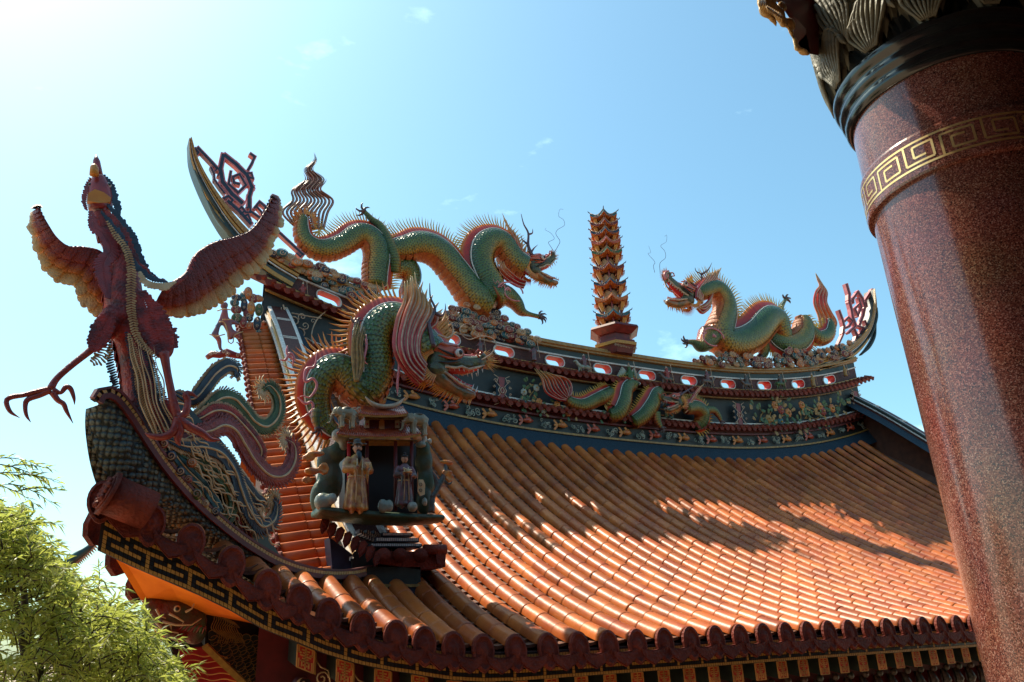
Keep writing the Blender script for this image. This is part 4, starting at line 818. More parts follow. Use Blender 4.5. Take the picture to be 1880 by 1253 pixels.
for k, py in enumerate(ROOFS):
    z = zt(py + 2, 1128 - 2.3 * k); r_ = .63 - .014 * k; rb = r_ * .60; m = MB(); n = 6; 
    h_ = z - prev; pm = MB(); hexprism(pm, prev, z + .05, rb * .62, rb * .62, 0)
    for j in range(6): a = radians(237) + j * pi / 3; pm.tube([(X0 + rb * cos(a), YP + rb * sin(a), prev), (X0 + rb * cos(a), YP + rb * sin(a), z + .05)], .035, 5, 1)
    for j in range(6):
        a = radians(237) + pi / 6 + j * pi / 3; w_ = rb * .30; c = np.array([X0 + rb * .64 * cos(a), YP + rb * .64 * sin(a), prev + h_ * .42]); tt = np.array([-sin(a), cos(a), 0]); nn = np.array([cos(a), sin(a), 0])
        pm.prism([c - tt * w_ - (0, 0, h_ * .36), c + tt * w_ - (0, 0, h_ * .36), c + tt * w_ + (0, 0, h_ * .2), c + (0, 0, h_ * .38), c - tt * w_ + (0, 0, h_ * .2)], nn * .02, 2)
    st = pm.build('storey', ['brick', 'cl_red', 'cl_cream'], pg)
    # upswept roof: eave dips between raised corners; orange underside
    V = []; N_ = 24
    for q_, (rr, dz) in enumerate(((r_, -.05), (r_ * .97, -.055), (rb * .75, -.06), (r_ * .98, .07), (rb * 1.05, .12), (rb * .5, .16))):
        for j in range(N_):
            a = 2 * pi * j / N_ + radians(237); sec = (j % 4) / 4; cz = abs(sec * 2 - 1); edge = cos(pi / 6) / cos((((a - radians(237)) + 1e-6) % (pi / 3)) - pi / 6); R_2 = rr * (edge + .10 * cz ** 2 * (rr > rb * 1.1))
            V.append((X0 + R_2 * cos(a + 0), YP + R_2 * sin(a + 0), z + dz + .15 * cz ** 2 * (rr / r_) ** 2))
    def rg_(a, b): return [(a * N_ + j, a * N_ + (j + 1) % N_, b * N_ + (j + 1) % N_, b * N_ + j) for j in range(N_)]
    m.add(V, rg_(0, 1) + rg_(1, 2), 1, smooth=False); m.add(V, rg_(0, 3) + rg_(3, 4) + rg_(4, 5), 0, smooth=False)
    for j in range(N_):     # pale edge and small corner ornaments
        a_, b_ = np.array(V[3 * N_ + j]), np.array(V[3 * N_ + (j + 1) % N_]); m.tube([a_, b_], .014, 4, 2)
        if j % 4 == 0: m.tube([a_, a_ + (a_ - np.array([X0, YP, a_[2]])) * .12 + np.array([0, 0, .02]), a_ + (a_ - np.array([X0, YP, a_[2]])) * .16 + np.array([0, 0, .07])], [.02, .018, .006], 5, 3)
    for j in range(48):
        a = 2 * pi * j / 48; p = np.array([X0 + r_ * 1.0 * cos(a), YP + r_ * 1.0 * sin(a), z - .01]); m.tube([p, p + np.array([-.14 * cos(a), -.14 * sin(a), -.02])], .012, 4, 1)
    m.build('tier_roof', [cols[k], 'orange', 'bone', 'horn'], pg)
    # orange skirt bracket below the eave
    sk = MB(); V = hexa(None, z + .05, r_ * .96) + hexa(None, z - h_ * .62, rb * 1.1); 
    for j in range(6):
        if j % 1 == 0: 
            a, b, c, d = V[j], V[(j + 1) % 6], V[6 + (j + 1) % 6], V[6 + j]; A_, B_, C_, D_ = map(np.array, (a, b, c, d))
            if j != 0: sk = MB(); sk.add([A_, A_ + (B_ - A_) * .34, D_ + (C_ - D_) * .22, D_], [(0, 1, 2, 3)], smooth=False); sk.build('corner_bracket', 'yel_or', pg)
            if j != 5: sk = MB(); sk.add([B_ - (B_ - A_) * .34, B_, C_, C_ - (C_ - D_) * .22], [(0, 1, 2, 3)], smooth=False); sk.build('corner_bracket', 'yel_or', pg)
    prev = z + .10
m = MB(); z = prev; m.tube([(X0, YP, z - .05), (X0, YP, z + .04), (X0, YP, z + .12), (X0, YP, z + .2), (X0, YP, z + .24), (X0, YP, z + .32)], [.10, .06, .085, .05, .03, .01], 10); m.build('finial', 'red', pg)
# ---------------- phoenix on the tip of the hip ridge ----------------
YX = 9.35; z1f = lambda p: Z(p, 0, 240, 2.161)
ph = thing('phoenix_statue', 'dark red phoenix with spread orange-tipped wings and one raised claw on the corner ridge', 'phoenix statue', W(330, 795, YX))
mk('ph_body', (.44, .032, .018), .45, (.10, .012, .012), 12, .6, 50)
mk('wing_l', None, .45, ramp=('v', [(0, (.16, .015, .012)), (.4, (.30, .03, .015)), (.58, (.60, .16, .02)), (.74, (.68, .32, .08)), (.9, (.74, .50, .24))]), bump=.5, bscale=80)
mk('wing_r', None, .45, ramp=('v', [(0, (.14, .014, .012)), (.5, (.25, .03, .015)), (.64, (.42, .08, .02)), (.76, (.62, .27, .08)), (.9, (.72, .46, .20))]), bump=.5, bscale=80)
mk('tan', (.56, .35, .15), .45, (.34, .17, .06), 18); mk('hackle', (.03, .05, .08), .4, (.015, .02, .035), 16); mk('purple', (.36, .035, .030), .35, (.15, .018, .025), 12, coat=.2)
mk('claw_red', (.32, .05, .035), .4, (.22, .025, .02), 16, .4, 40)
def blade(m, a, b, w_, nrm, mi=0, curve=0.0, v0=0.0, v1=1.0, tipr=.35):
    """a flat rounded feather from a to b, slightly ridged"""
    a = np.array(a, float); b = np.array(b, float); d = b - a; L = np.linalg.norm(d); d /= L; s_ = np.cross(d, nrm); s_ /= np.linalg.norm(s_) + 1e-9; n_ = np.cross(s_, d); V = []; uv = []
    prof = ((0, .55), (.3, .85), (.6, 1.0), (.82, 1.0), (.93, .8), (.985, .42), (1, .08))
    for t, k in prof:
        c = a + d * L * t + s_ * curve * L * sin(pi * t / 2) ** 2 - n_ * abs(curve) * L * .0
        for e_ in (-1, 0, 1): V.append(c + s_ * w_ * k * e_ + n_ * (w_ * .28 if e_ == 0 else 0)); uv.append((e_ * .5 + .5, v0 + (v1 - v0) * t))
    m.add(V, [(i * 3 + j, i * 3 + j + 1, (i + 1) * 3 + j + 1, (i + 1) * 3 + j) for i in range(6) for j in range(2)], mi, uv)
    V2 = [v - n_ * .006 for v in V]; m.add(V2, [(i * 3 + j, (i + 1) * 3 + j, (i + 1) * 3 + j + 1, i * 3 + j + 1) for i in range(6) for j in range(2)], mi, uv)
def wing(par, lead, trail, n, y, dyf, mat, name='wing'):
    Lc = cat(z1f(lead), 200); Tc = cat(z1f(trail), 200); m = MB(); c2 = MB(); c3 = MB()
    def yy(t): return y + dyf(t)
    for i in range(n):
        t = (i + .5) / n; a = Lc[int(t * 199)]; b = Tc[int(t * 199)]; jit = rng.uniform(-1, 1, 2); y_ = yy(t); u = upp(W(a[0], a[1], y_)); w_ = 1.35 * u * np.linalg.norm(Tc[-1] - Tc[0]) / n * (1 + .5 * abs(1 - 2 * t)) 
        w_ = min(max(w_, 6.0 * u), 9.5 * u)
        A = W(a[0], a[1], y_); B_ = W(b[0] + jit[0] * 3, b[1] + jit[1] * 3, y_ + (i % 3) * .025 + .12); nn = (0, -1, 0)
        blade(m, A, B_, w_, nn, 0, .04)
        if i % 1 == 0: blade(c2, A + np.array([0, -.03, 0]), A + (B_ - A) * .70 + np.array([0, -.035, 0]), w_ * .8, nn, 0, .04, 0, .62); blade(c3, A + np.array([0, -.05, 0]), A + (B_ - A) * .42 + np.array([0, -.055, 0]), w_ * .7, nn, 0, .04, 0, .38)
    o = m.build(name, mat, par); c2.build('long_coverts', mat, o); c3.build('short_coverts', mat, o)
    m = MB(); P = np.array([W(c[0], c[1], yy(i / 199) - .02) for i, c in enumerate(Lc)][::5]); u = upp(P[0]); m.tube(P, np.linspace(7, 2.2, len(P)) * u, 8, 0); m.build('wing_arm', 'ph_body', o)
    m = MB()
    for i in range(4, 196, 5):
        c = Lc[i]; d = Lc[min(i + 3, 199)] - Lc[i]; d /= np.linalg.norm(d) + 1e-9; p = W(c[0], c[1], yy(i / 199)); q = W(c[0] + d[0] * 6 + d[1] * 4, c[1] + d[1] * 6 - d[0] * 4, yy(i / 199)); blade(m, p, q, 3 * u, (0, -1, 0))
    m.build('edge_feathers', 'hackle', o); return o
wing(ph, [(650, 640), (700, 605), (745, 570), (780, 500), (850, 452), (930, 430), (1000, 398), (1050, 330), (1085, 262)], [(625, 735), (700, 745), (780, 735), (880, 690), (960, 620), (1045, 540), (1095, 440), (1125, 350), (1092, 245)], 34, YX - .05, lambda t: .25 * t, 'wing_r')
wing(ph, [(440, 600), (425, 540), (395, 488), (330, 470), (270, 466), (220, 428), (180, 365), (145, 300)], [(425, 735), (385, 738), (330, 690), (300, 625), (235, 605), (165, 545), (125, 430), (112, 370), (140, 290)], 27, YX + .1, lambda t: -.25 * t, 'wing_l')
b = MB(); P, R = WP(z1f([(398, 325, 16), (415, 385, 18), (455, 445, 20), (490, 510, 23), (490, 580, 29), (490, 660, 34), (505, 740, 35), (525, 820, 33), (535, 900, 28), (545, 1000, 27), (565, 1110, 30), (590, 1180, 30)]), YX, 40); b.tube(P, R, 16, flat=.95)
for pts in ([(460, 720, 20), (410, 790, 21), (375, 860, 13)], [(600, 740, 22), (640, 830, 24), (655, 900, 13)]): P2, R2 = WP(z1f(pts), YX - .15, 10); b.tube(P2, R2, 12)
remesh(b, .03).build('body', 'ph_body', ph)
# shingled body feathers
m = MB(); T = np.gradient(P, axis=0); T /= np.linalg.norm(T, axis=1)[:, None]
for i in range(3, 39):
    for k in range(9):
        a = pi + (k - 4 + .5 * (i % 2)) * .34; N_ = np.cross(T[i], (0, 1., 0)); d = N_ * cos(a - pi / 2) + np.array([0, 1, 0]) * sin(a - pi / 2) * .95; p = P[i] + d * R[i] * .97
        blade(m, p, p + T[i] * .13 + d * .02 + rng.uniform(-.01, .01, 3), .035, d)
m.build('body_feathers', 'ph_body', ph)
def strip(par, pts, y, ln, w_, side, mat, name, n=46, back=.4, wob=.1, dy=0):
    """row of overlapping barbs along a pixel path; ln px to one or both sides"""
    P_, _ = WP(pts, y, n); T_ = np.gradient(P_, axis=0); T_ /= np.linalg.norm(T_, axis=1)[:, None]; m = MB(); u = upp(P_[n // 2])
    for i in range(n):
        N_ = np.cross(T_[i], (0, 1., 0)); tp = sin(pi * (i + 1) / (n + 1)) ** .5
        for s_ in side: blade(m, P_[i], P_[i] + (N_ * s_ + T_[i] * back) * ln * u * tp * rng.uniform(.8, 1.15) + np.array([0, dy, 0]), w_ * u, (0, -1, 0), 0, -.12 * s_)
    return m.build(name, mat, par)
strip(ph, z1f([(425, 360), (455, 410), (500, 470), (520, 540), (520, 640), (525, 740), (550, 830), (620, 900)]), YX - .33, 7.5, 1.7, (1, -1), 'tan', 'breast_band', 60, back=.7)
strip(ph, z1f([(360, 320), (375, 380), (410, 410), (440, 470), (410, 530), (415, 600), (430, 660)]), YX - .15, 12, 2.6, (-1, 1), 'purple', 'throat_fringe', 46, back=1.1)
for k, (off, mt) in enumerate(((0, 'hackle'), (14, 'ph_body'), (26, 'hackle'))):
    strip(ph, z1f([(425 - off, 300 + off), (455 - off, 345 + off), (495 - off, 410 + off * .7), (518 - off, 480 + off * .5), (548 - off, 540), (592, 592), (655, 605)]), YX - .12 - k * .08, 17 - k * 2, 4, (1,), mt, 'neck_hackles', 38)
strip(ph, z1f([(560, 560), (590, 595), (640, 605), (690, 598)]), YX - .3, 14, 3, (-1,), 'cream', 'shoulder_fringe', 18)
strip(ph, z1f([(560, 640), (590, 720), (620, 800), (650, 880)]), YX - .3, 26, 4, (1, -1), 'ph_body', 'thigh_feathers', 28); strip(ph, z1f([(600, 700), (640, 780), (690, 860)]), YX - .2, 20, 2.5, (1, -1), 'claw_red', 'thigh_feathers', 20)
strip(ph, z1f([(440, 720), (405, 790), (370, 870)]), YX - .3, 18, 3.2, (1, -1), 'ph_body', 'thigh_feathers', 26); strip(ph, z1f([(430, 850), (400, 900), (370, 920)]), YX - .25, 12, 2, (1, -1), 'tan', 'thigh_fringe', 9)
strip(ph, z1f([(455, 800), (450, 900), (470, 1000), (480, 1080)]), YX + .05, 13, 2.2, (-1,), 'hackle', 'flank_fringe', 30)
# wavy tail coverts streaming down
for k in range(7):
    t = k / 6; top = (500 + 60 * t, 800 + 40 * t); strip(ph, z1f([top, (530 + 60 * t, 900), (545 + 75 * t, 1000), (570 + 85 * t, 1100), (600 + 100 * t, 1200)]), YX - .30 - .02 * (k % 2), 8.5, 1.5, (1, -1), ['hackle', 'tan', 'teal', 'ph_body', 'cream', 'hackle', 'ph_body'][k], 'tail_covert', 46, back=.9)
fan(ph, z1f([(505, 800), (520, 900), (545, 980), (560, 1080), (600, 1180), (620, 1230)]), z1f([(610, 860), (625, 930), (650, 1000), (655, 1080), (690, 1150), (710, 1200)]), 7, YX - .42, 1.2, 'tail_streamers', 'cream', wob=3)
# head seen from below
b = MB(); Oh = W(181, 345, YX); u = upp(Oh)
hp = lambda x, y_, d=0.0: W(x / 2.161, 240 + y_ / 2.161, YX) + np.array([0, d, 0])
P_, R_2 = np.array([hp(398, 320), hp(395, 270, -.02), hp(392, 225, -.05), hp(390, 190, -.08)]), np.array([42, 50, 40, 20]) / 2.161 * u; b.tube(P_, R_2, 14)
hd = remesh(b, .02).build('head', 'purple', ph)
m = MB(); m.tube([hp(372, 210, -.20), hp(372, 180, -.2), hp(372, 168, -.17), hp(373, 158, -.15)], np.array([17, 15, 9, 2]) / 2.161 * u, 10); m.build('beak', 'yel_or', hd)
m = MB(); m.tube([hp(392, 180, .0), hp(386, 150, .0), hp(383, 120, .0), hp(381, 96, .0)], np.array([16, 16, 13, 3]) / 2.161 * u, 8); m.build('crest', 'purple', hd)
m = MB(); m.prism([hp(345, 302, -.15), hp(350, 275, -.17), hp(375, 262, -.18), hp(410, 272, -.17), hp(438, 290, -.15), hp(436, 306, -.14), hp(390, 310, -.15)], (0, .08, 0), 0); m.build('wattle', 'yel_or', hd)
for s_ in (-1, 1): m = MB(); m.sph(hp(394 + s_ * 34, 232, -.09), .036); m.sph(hp(394 + s_ * 38, 232, -.11), .02, 1); m.build('eye', ['white', 'black'], hd)
strip(hd, [(h[0] / 2.161, 240 + h[1] / 2.161) for h in ((405, 180), (430, 215), (440, 260), (452, 300), (465, 340))], YX - .08, 10, 4, (1,), 'hackle', 'cheek_feathers', 18, back=1.0)
strip(hd, [(h[0] / 2.161, 240 + h[1] / 2.161) for h in ((362, 190), (350, 230), (340, 275), (345, 310))], YX - .1, 6, 3.4, (-1,), 'purple', 'cheek_feathers', 16, back=1.0)
# legs and talons
def tubes(par, lst, y, mat, name, n=10, dy=0, **k):
    for pts in lst:
        P_, R_2 = WP(z1f(pts), y, 24); m = MB(); m.tube(P_, R_2, n); m.build(name, mat, par)
l1 = MB(); P_, R_2 = WP(z1f([(385, 850, 8), (350, 880, 6.5), (280, 935, 6), (225, 985, 6), (200, 1025, 7)]), YX - .25, 30); l1.tube(P_, R_2, 10); L1o = l1.build('raised_leg', 'claw_red', ph)
tubes(L1o, [[(203, 1025, 6), (150, 1035, 5), (95, 1050, 4.5), (45, 1058, 5), (25, 1075, 4.5), (40, 1115, 3.5), (78, 1140, .5)], [(200, 1030, 6), (160, 1050, 5), (110, 1068, 5), (100, 1095, 4), (105, 1130, 3), (122, 1158, .5)], [(210, 1030, 6), (240, 1040, 4), (262, 1018, 5), (280, 1025, 4.5), (293, 1060, 3), (296, 1088, .5)], [(208, 1040, 6), (230, 1070, 5), (252, 1085, 4.5), (265, 1115, 3.5), (290, 1162, .5)]], YX - .25, 'claw_red', 'toe')
l2 = MB(); P_, R_2 = WP(z1f([(650, 880, 9), (662, 950, 7), (678, 1030, 7), (690, 1090, 8), (705, 1140, 8)]), YX - .42, 30); l2.tube(P_, R_2, 10); L2o = l2.build('standing_leg', 'claw_red', ph)
tubes(L2o, [[(705, 1140, 8), (690, 1190, 8), (650, 1215, 7), (600, 1212, 5), (575, 1200, 1)], [(705, 1140, 8), (750, 1175, 8), (800, 1200, 7), (835, 1225, 5), (878, 1228, .6)], [(705, 1140, 8), (735, 1120, 7), (745, 1080, 6), (738, 1045, 6), (760, 1045, 4), (785, 1060, .6)], [(705, 1150, 8), (715, 1190, 7), (705, 1225, 6), (715, 1250, 2)]], YX - .45, 'claw_red', 'toe')
# ---------------- plumes and curls in relief on the hip ridge ----------------
pr = thing('plume_relief', 'curling fringed navy, red and green plumes in relief on the corner ridge behind the phoenix', 'plume relief', onhip(420, 985))
def OH(c, off): return onhip(c[0], c[1], -off)
m = MB(); poly = cat([(252, 792), (285, 745), (330, 735), (372, 775), (412, 815), (440, 865), (455, 910), (478, 960), (520, 1030)], 30).tolist() + [list(p) for p in cat([(530, 1044), (450, 1003), (355, 925), (280, 835)], 12)]
m.prism([OH(p, .12) for p in poly], -hn * .12); m.build('relief_ground', 'black', pr)
def plume(pts, r, off, cm, bar, rib='cream', bl=1.0, tipf=None, n=70, dens=1):
    C_ = cat(Z(pts, 140, 600, 2.6104), n); P_ = np.array([OH(c, off) for c in C_]); T_ = np.gradient(P_, axis=0); T_ /= np.linalg.norm(T_, axis=1)[:, None]; u = upp(P_[n // 2]); s_ = np.linspace(0, 1, n)
    R_2 = 1.25 * r * u * (.35 + .65 * np.minimum(1, s_ * 4)) * np.minimum(1, (1 - s_) * 6 + .25); m = MB(); m.tube(P_, R_2, 10, B=hn, flat=.35); o = m.build('plume', cm, pr)
    m = MB(); m.tube(P_ + hn * R_2[:, None] * .38, R_2 * .14, 5, B=hn); m.build('quill', rib, o)
    m = MB(); m2 = MB()
    for i in range(0, n):
        N_ = np.cross(T_[i], hn)
        for sd in (-1, 1):
            ln = r * u * bl * rng.uniform(.8, 1.2); a = P_[i] + N_ * sd * R_2[i] * .8 + hn * .01; d = N_ * sd * .8 + T_[i] * .6
            blade(m, a, a + d * ln, 1.5 * u, hn, 0, -.25 * sd); blade(m2, P_[i] + hn * .03 + N_ * sd * R_2[i] * .3, P_[i] + hn * .03 + N_ * sd * R_2[i] * 1.05 + T_[i] * R_2[i] * .9, 1.1 * u, hn, 0, -.1 * sd)
    m.build('barbs', bar, o); m2.build('inner_barbs', cm, o)
    if tipf:     # flame-like curls at the tip
        m = MB(); e_ = P_[-1]; td = T_[-1]
        for k in range(13):
            a = -2.2 + k * .37; d = td * cos(a) + np.cross(td, hn) * sin(a); q = np.cross(d, hn); ln = r * u * rng.uniform(1.6, 2.3); w0 = e_ + d * r * u * .3
            m.tube([w0, w0 + d * ln * .35 + q * ln * .12, w0 + d * ln * .7 - q * ln * .1, w0 + d * ln + q * ln * .08], np.array([3.0, 2.6, 1.8, .2]) * u, 5, B=hn)
        m.build('tip_curls', tipf, o)
    return o
plume([(470, 320), (540, 350), (580, 330), (620, 280), (665, 225), (720, 190), (765, 205), (760, 240)], 10, .35, 'hackle', 'tan', tipf=None, bl=1.1)
plume([(560, 450), (620, 395), (690, 345), (750, 350), (800, 400), (850, 460), (910, 480), (960, 430), (965, 350), (925, 285), (895, 300)], 12, .2, 'leafgreen', 'tan', tipf='cream')
plume([(470, 560), (560, 520), (640, 500), (700, 475), (755, 500), (800, 570), (850, 650), (920, 715), (990, 715), (1035, 655), (1040, 570), (1005, 540)], 13, .12, 'claw_red', 'claw_red', tipf='cream')
plume([(430, 540), (520, 575), (610, 580), (690, 610), (750, 690), (780, 780), (820, 880), (880, 960), (940, 930), (960, 860), (945, 830)], 12, .02, 'hackle', 'tan', tipf='tan')
plume([(480, 600), (560, 640), (640, 690), (710, 750), (745, 840), (725, 920), (700, 940)], 9, .05, 'leafgreen', 'gold', tipf='tan')
plume([(520, 470), (590, 440), (660, 405), (730, 415), (790, 470), (850, 540), (880, 600), (870, 660)], 10, .16, 'ph_body', 'tan', tipf='tan'); plume([(560, 620), (650, 630), (720, 660), (790, 740), (850, 820), (900, 850)], 10, .05, 'navy', 'cream', tipf='cream')
plume([(400, 520), (450, 590), (520, 680), (600, 760), (650, 830), (690, 880)], 8, .06, 'teal', 'cream', tipf=None); plume([(440, 500), (520, 610), (610, 640), (690, 690), (730, 790), (800, 960), (830, 1020)], 8, .08, 'ph_body', 'tan', tipf=None)
m = MB()
for k in range(75):    # short wavy flecks of down over the ground
    t = rng.rand(); x = 300 + 190 * t + rng.uniform(-25, 25); y_ = 770 + 230 * t + rng.uniform(-50, 20); 
    if y_ > np.interp(x, [p[0] for p in RIM], [p[1] for p in RIM]) - 8: continue
    c = OH((x, y_), -.01); d = (c - OH((x - 14, y_ - 14), -.01)); q = np.cross(d, hn)
    m.tube(np.array([c + d * t_ * .9 + q * .2 * sin(3.2 * t_ + k) for t_ in np.linspace(-1, 1, 12)]), np.interp(np.linspace(0, 1, 12), [0, .4, .7, 1], [.3, 1.7, 1.5, .1]) * upp(c), 5, B=hn)
m.build('down_flecks', 'cream', pr)
for px, py, r_, mt in ((313, 838, 11, 'navy'), (330, 866, 10, 'navy'), (345, 880, 8, 'cl_red'), (360, 908, 11, 'leafgreen'), (352, 850, 9, 'cl_orange'), (300, 815, 9, 'cl_red'), (376, 925, 8, 'tan'), (395, 940, 9, 'navy'), (284, 795, 9, 'cl_orange')):
    m = MB(); c = OH((px, py), -.04); R = r_ * upp(c); m.sph(c, (R, R * .6, R)); swirl(m, c - np.array([0, R * .6, 0]), R * .75, rng.uniform(0, 6), 1.5, 1, .15); m.build('rim_curl', [mt, 'bone'], pr)
# ---------------- figurine kit ----------------
mk('robe_gold', (.58, .29, .06), .4, (.28, .06, .02), 16, .4, 40, coat=.3); mk('robe_red', (.20, .04, .05), .4, (.07, .05, .04), 16, .4, 40, coat=.3); mk('skin_f', (.50, .24, .14), .5, (.4, .18, .1), 10)
mk('rock', (.03, .075, .04), .5, (.07, .06, .03), 5, .8, 12, coat=.1, spec=.3); mk('rock_pale', (.42, .38, .30), .4, (.10, .14, .10), 6, .6, 20, coat=.3); mk('elephant', (.42, .30, .17), .45, (.16, .14, .08), 6, .4, 25, coat=.3)
mk('coral', (.62, .24, .04), .4, (.45, .12, .03), 12, .5, 30); mk('dkfig', (.12, .06, .045), .4, (.04, .05, .04), 14, .5, 40, coat=.2)
def figure(O, hgt, label, robe='robe_gold', hat='official', beard=True, flip=1, hold='cup', group=None, tall=True):
    """clothed standing figurine, local x right, y away, z up; total height hgt units"""
    root = thing('figurine', label, 'figurine', O, group); O = np.array(O, float)
    def q(x, z, d=0.0): return O + hgt * np.array([x * flip, d, z])
    b = MB()
    b.tube([q(0, .04), q(.005, .2), q(0, .38), q(.005, .52), q(0, .66), q(0, .745), q(0, .79)], np.array([.155, .135, .12, .105, .125, .085, .04]) * hgt, 16, flat=.75)
    for s_ in (-1, 1):   # arms with wide sleeves
        el = q(.17 * s_, .56, -.03); wr = q((.10 if s_ > 0 else -.06) * 1, .56 if hold != 'none' else .48, -.15)
        b.tube([q(.10 * s_, .72), q(.15 * s_, .64, -.01), el, wr], np.array([.055, .055, .06, .045]) * hgt, 10)
        b.tube([wr, wr + (q(0, -.2) - q(0, 0)) * .5 * 1.0, wr + (q(.01, -.24) - q(0, 0))], np.array([.045, .04, .015]) * hgt, 8, B=(1, 0, 0), flat=.4)
        b.tube([q(.05 * s_, .04), q(.055 * s_, .015), q(.06 * s_, .01, -.08)], np.array([.035, .035, .02]) * hgt, 8)
    for k in range(9): a = k * 2 * pi / 9; b.tube([q(.11 * cos(a), .45, .08 * sin(a)), q(.15 * cos(a), .05, .11 * sin(a))], np.array([.015, .03]) * hgt, 6)
    remesh(b, .016 * hgt).build('robed_body', robe, root)
    m = MB(); 
    for a0_, a1_ in ((.70, .40), (.62, .12)): m.tube([q(-.03, a0_, -.10), q(-.035, (a0_ + a1_) / 2, -.125), q(-.04, a1_, -.13)], .008 * hgt, 5); m.tube([q(.045, a0_, -.09), q(.04, (a0_ + a1_) / 2, -.12), q(.05, a1_, -.12)], .008 * hgt, 5)
    m.tube([q(.11 * cos(a), .475, .085 * sin(a)) for a in np.linspace(0, 2 * pi, 20)], .012 * hgt, 6); m.tube([q(.14 * cos(a), .10, .10 * sin(a)) for a in np.linspace(0, 2 * pi, 20)], .008 * hgt, 5)
    m.build('trim', 'cream', root)
    b = MB(); b.sph(q(0, .865), np.array([.058, .062, .072]) * hgt, nu=12, nv=9); b.sph(q(0, .835, -.015), np.array([.045, .045, .045]) * hgt); b.sph(q(.006, .86, -.065), np.array([.012, .016, .018]) * hgt); b.tube([q(0, .79), q(0, .84)], .032 * hgt, 10)
    for s_ in (-1, 1): b.sph(q(.06 * s_, .86), np.array([.01, .015, .02]) * hgt, nu=6, nv=4)
    hd = remesh(b, .010 * hgt).build('head', 'skin_f', root); m = MB()
    for s_ in (-1, 1): m.sph(q(.022 * s_, .872, -.058), .008 * hgt, nu=6, nv=4); m.tube([q(.010 * s_, .89, -.062), q(.025 * s_, .895, -.058), q(.038 * s_, .888, -.045)], .004 * hgt, 4)
    m.tube([q(-.014, .832, -.06), q(.014, .832, -.06)], .004 * hgt, 4); m.build('features', 'black', hd)
    m = MB()
    if hat == 'official':
        m.tube([q(0, .90), q(0, .93), q(0, .945)], np.array([.068, .07, .05]) * hgt, 14); m.tube([q(0, .93, .02), q(0, .985, .02), q(0, 1.0, .02)], np.array([.05, .05, .025]) * hgt, 12)
        for s_ in (-1, 1): m.tube([q(.06 * s_, .93, .02), q(.13 * s_, .935, .02)], .012 * hgt, 6, flat=2)
    else: m.tube([q(0, .895), q(0, .925), q(0, .94)], np.array([.066, .06, .03]) * hgt, 12); m.sph(q(0, .96), .028 * hgt)
    m.build('hat', 'dkfig' if hat == 'official' else 'black', root)
    if beard: m = MB(); m.tube([q(0, .825, -.055), q(0, .77, -.085), q(.005, .70, -.10), q(0, .64, -.105)], np.array([.03, .038, .025, .003]) * hgt, 8, flat=.6); m.build('beard', 'black', root)
    for s_ in (-1, 1):   # hands with fingers closed on what they hold
        wr = q(.08 if s_ > 0 else -.05, .565, -.17); m = MB(); m.sph(wr, np.array([.022, .018, .024]) * hgt, nu=8, nv=6)
        for k in range(4): m.tube([wr + hgt * np.array([(-.012 + .008 * k) * flip, -.01, .012]), wr + hgt * np.array([(-.014 + .009 * k) * flip, -.03, .022 + .004 * (k in (1, 2))]), wr + hgt * np.array([(-.012 + .008 * k) * flip, -.034, .008])], .0045 * hgt, 5)
        m.tube([wr + hgt * np.array([-.018 * s_ * flip, 0, 0]), wr + hgt * np.array([-.026 * s_ * flip, -.02, .014])], .005 * hgt, 5); m.build('hand', 'skin_f', root)
    m = MB()
    if hold == 'cup': m.tube([q(.085, .565, -.2), q(.085, .60, -.2), q(.085, .635, -.2)], np.array([.018, .02, .045]) * hgt, 10)
    else: m.tube([q(.02, .585, -.2), q(.02, .595, -.2)], .085 * hgt, 14, B=(1, 0, 0)); m.tube([q(-.06, .64, -.2), q(.02, .62, -.2), q(.10, .66, -.2)], np.array([.008, .03, .008]) * hgt, 8)
    m.build('dish', 'cream', root); return root
def beast(O, s_, label, flip=1, mat='elephant'):
    root = thing('elephant_figure', label, 'elephant figure', O, 'ceramic elephants on the shrine roof'); O = np.array(O, float)
    def q(x, z, d=0.0): return O + s_ * np.array([x * flip, d, z])
    b = MB(); b.tube([q(-.42, .62), q(-.2, .72), q(.1, .72), q(.3, .66)], np.array([.2, .27, .26, .18]) * s_, 14, flat=.85); b.sph(q(.42, .74), np.array([.2, .18, .22]) * s_)
    for x, d in ((-.3, -.13), (-.3, .13), (.18, -.13), (.18, .13)): b.tube([q(x, .6, d), q(x + .02, .3, d), q(x, .02, d)], np.array([.12, .09, .10]) * s_, 10)
    b.tube([q(.52, .70), q(.64, .5), q(.66, .3), q(.74, .18), q(.84, .22)], np.array([.10, .075, .06, .045, .03]) * s_, 10); b.tube([q(-.45, .65), q(-.52, .4)], np.array([.03, .015]) * s_, 6)
    o = remesh(b, .03 * s_).build('body', mat, root)
    for d in (-1, 1):
        m = MB(); m.sph(q(.34, .72, d * .2), np.array([.15, .03, .2]) * s_); m.build('ear', mat, o); m = MB(); m.tube([q(.55, .6, d * .1), q(.68, .55, d * .11), q(.76, .6, d * .1)], np.array([.03, .022, .004]) * s_, 6); m.build('tusk', 'bone', o)
    m = MB(); m.sph(q(-.05, .92), np.array([.22, .22, .07]) * s_); m.build('saddle_cloth', 'dkfig', o); return root
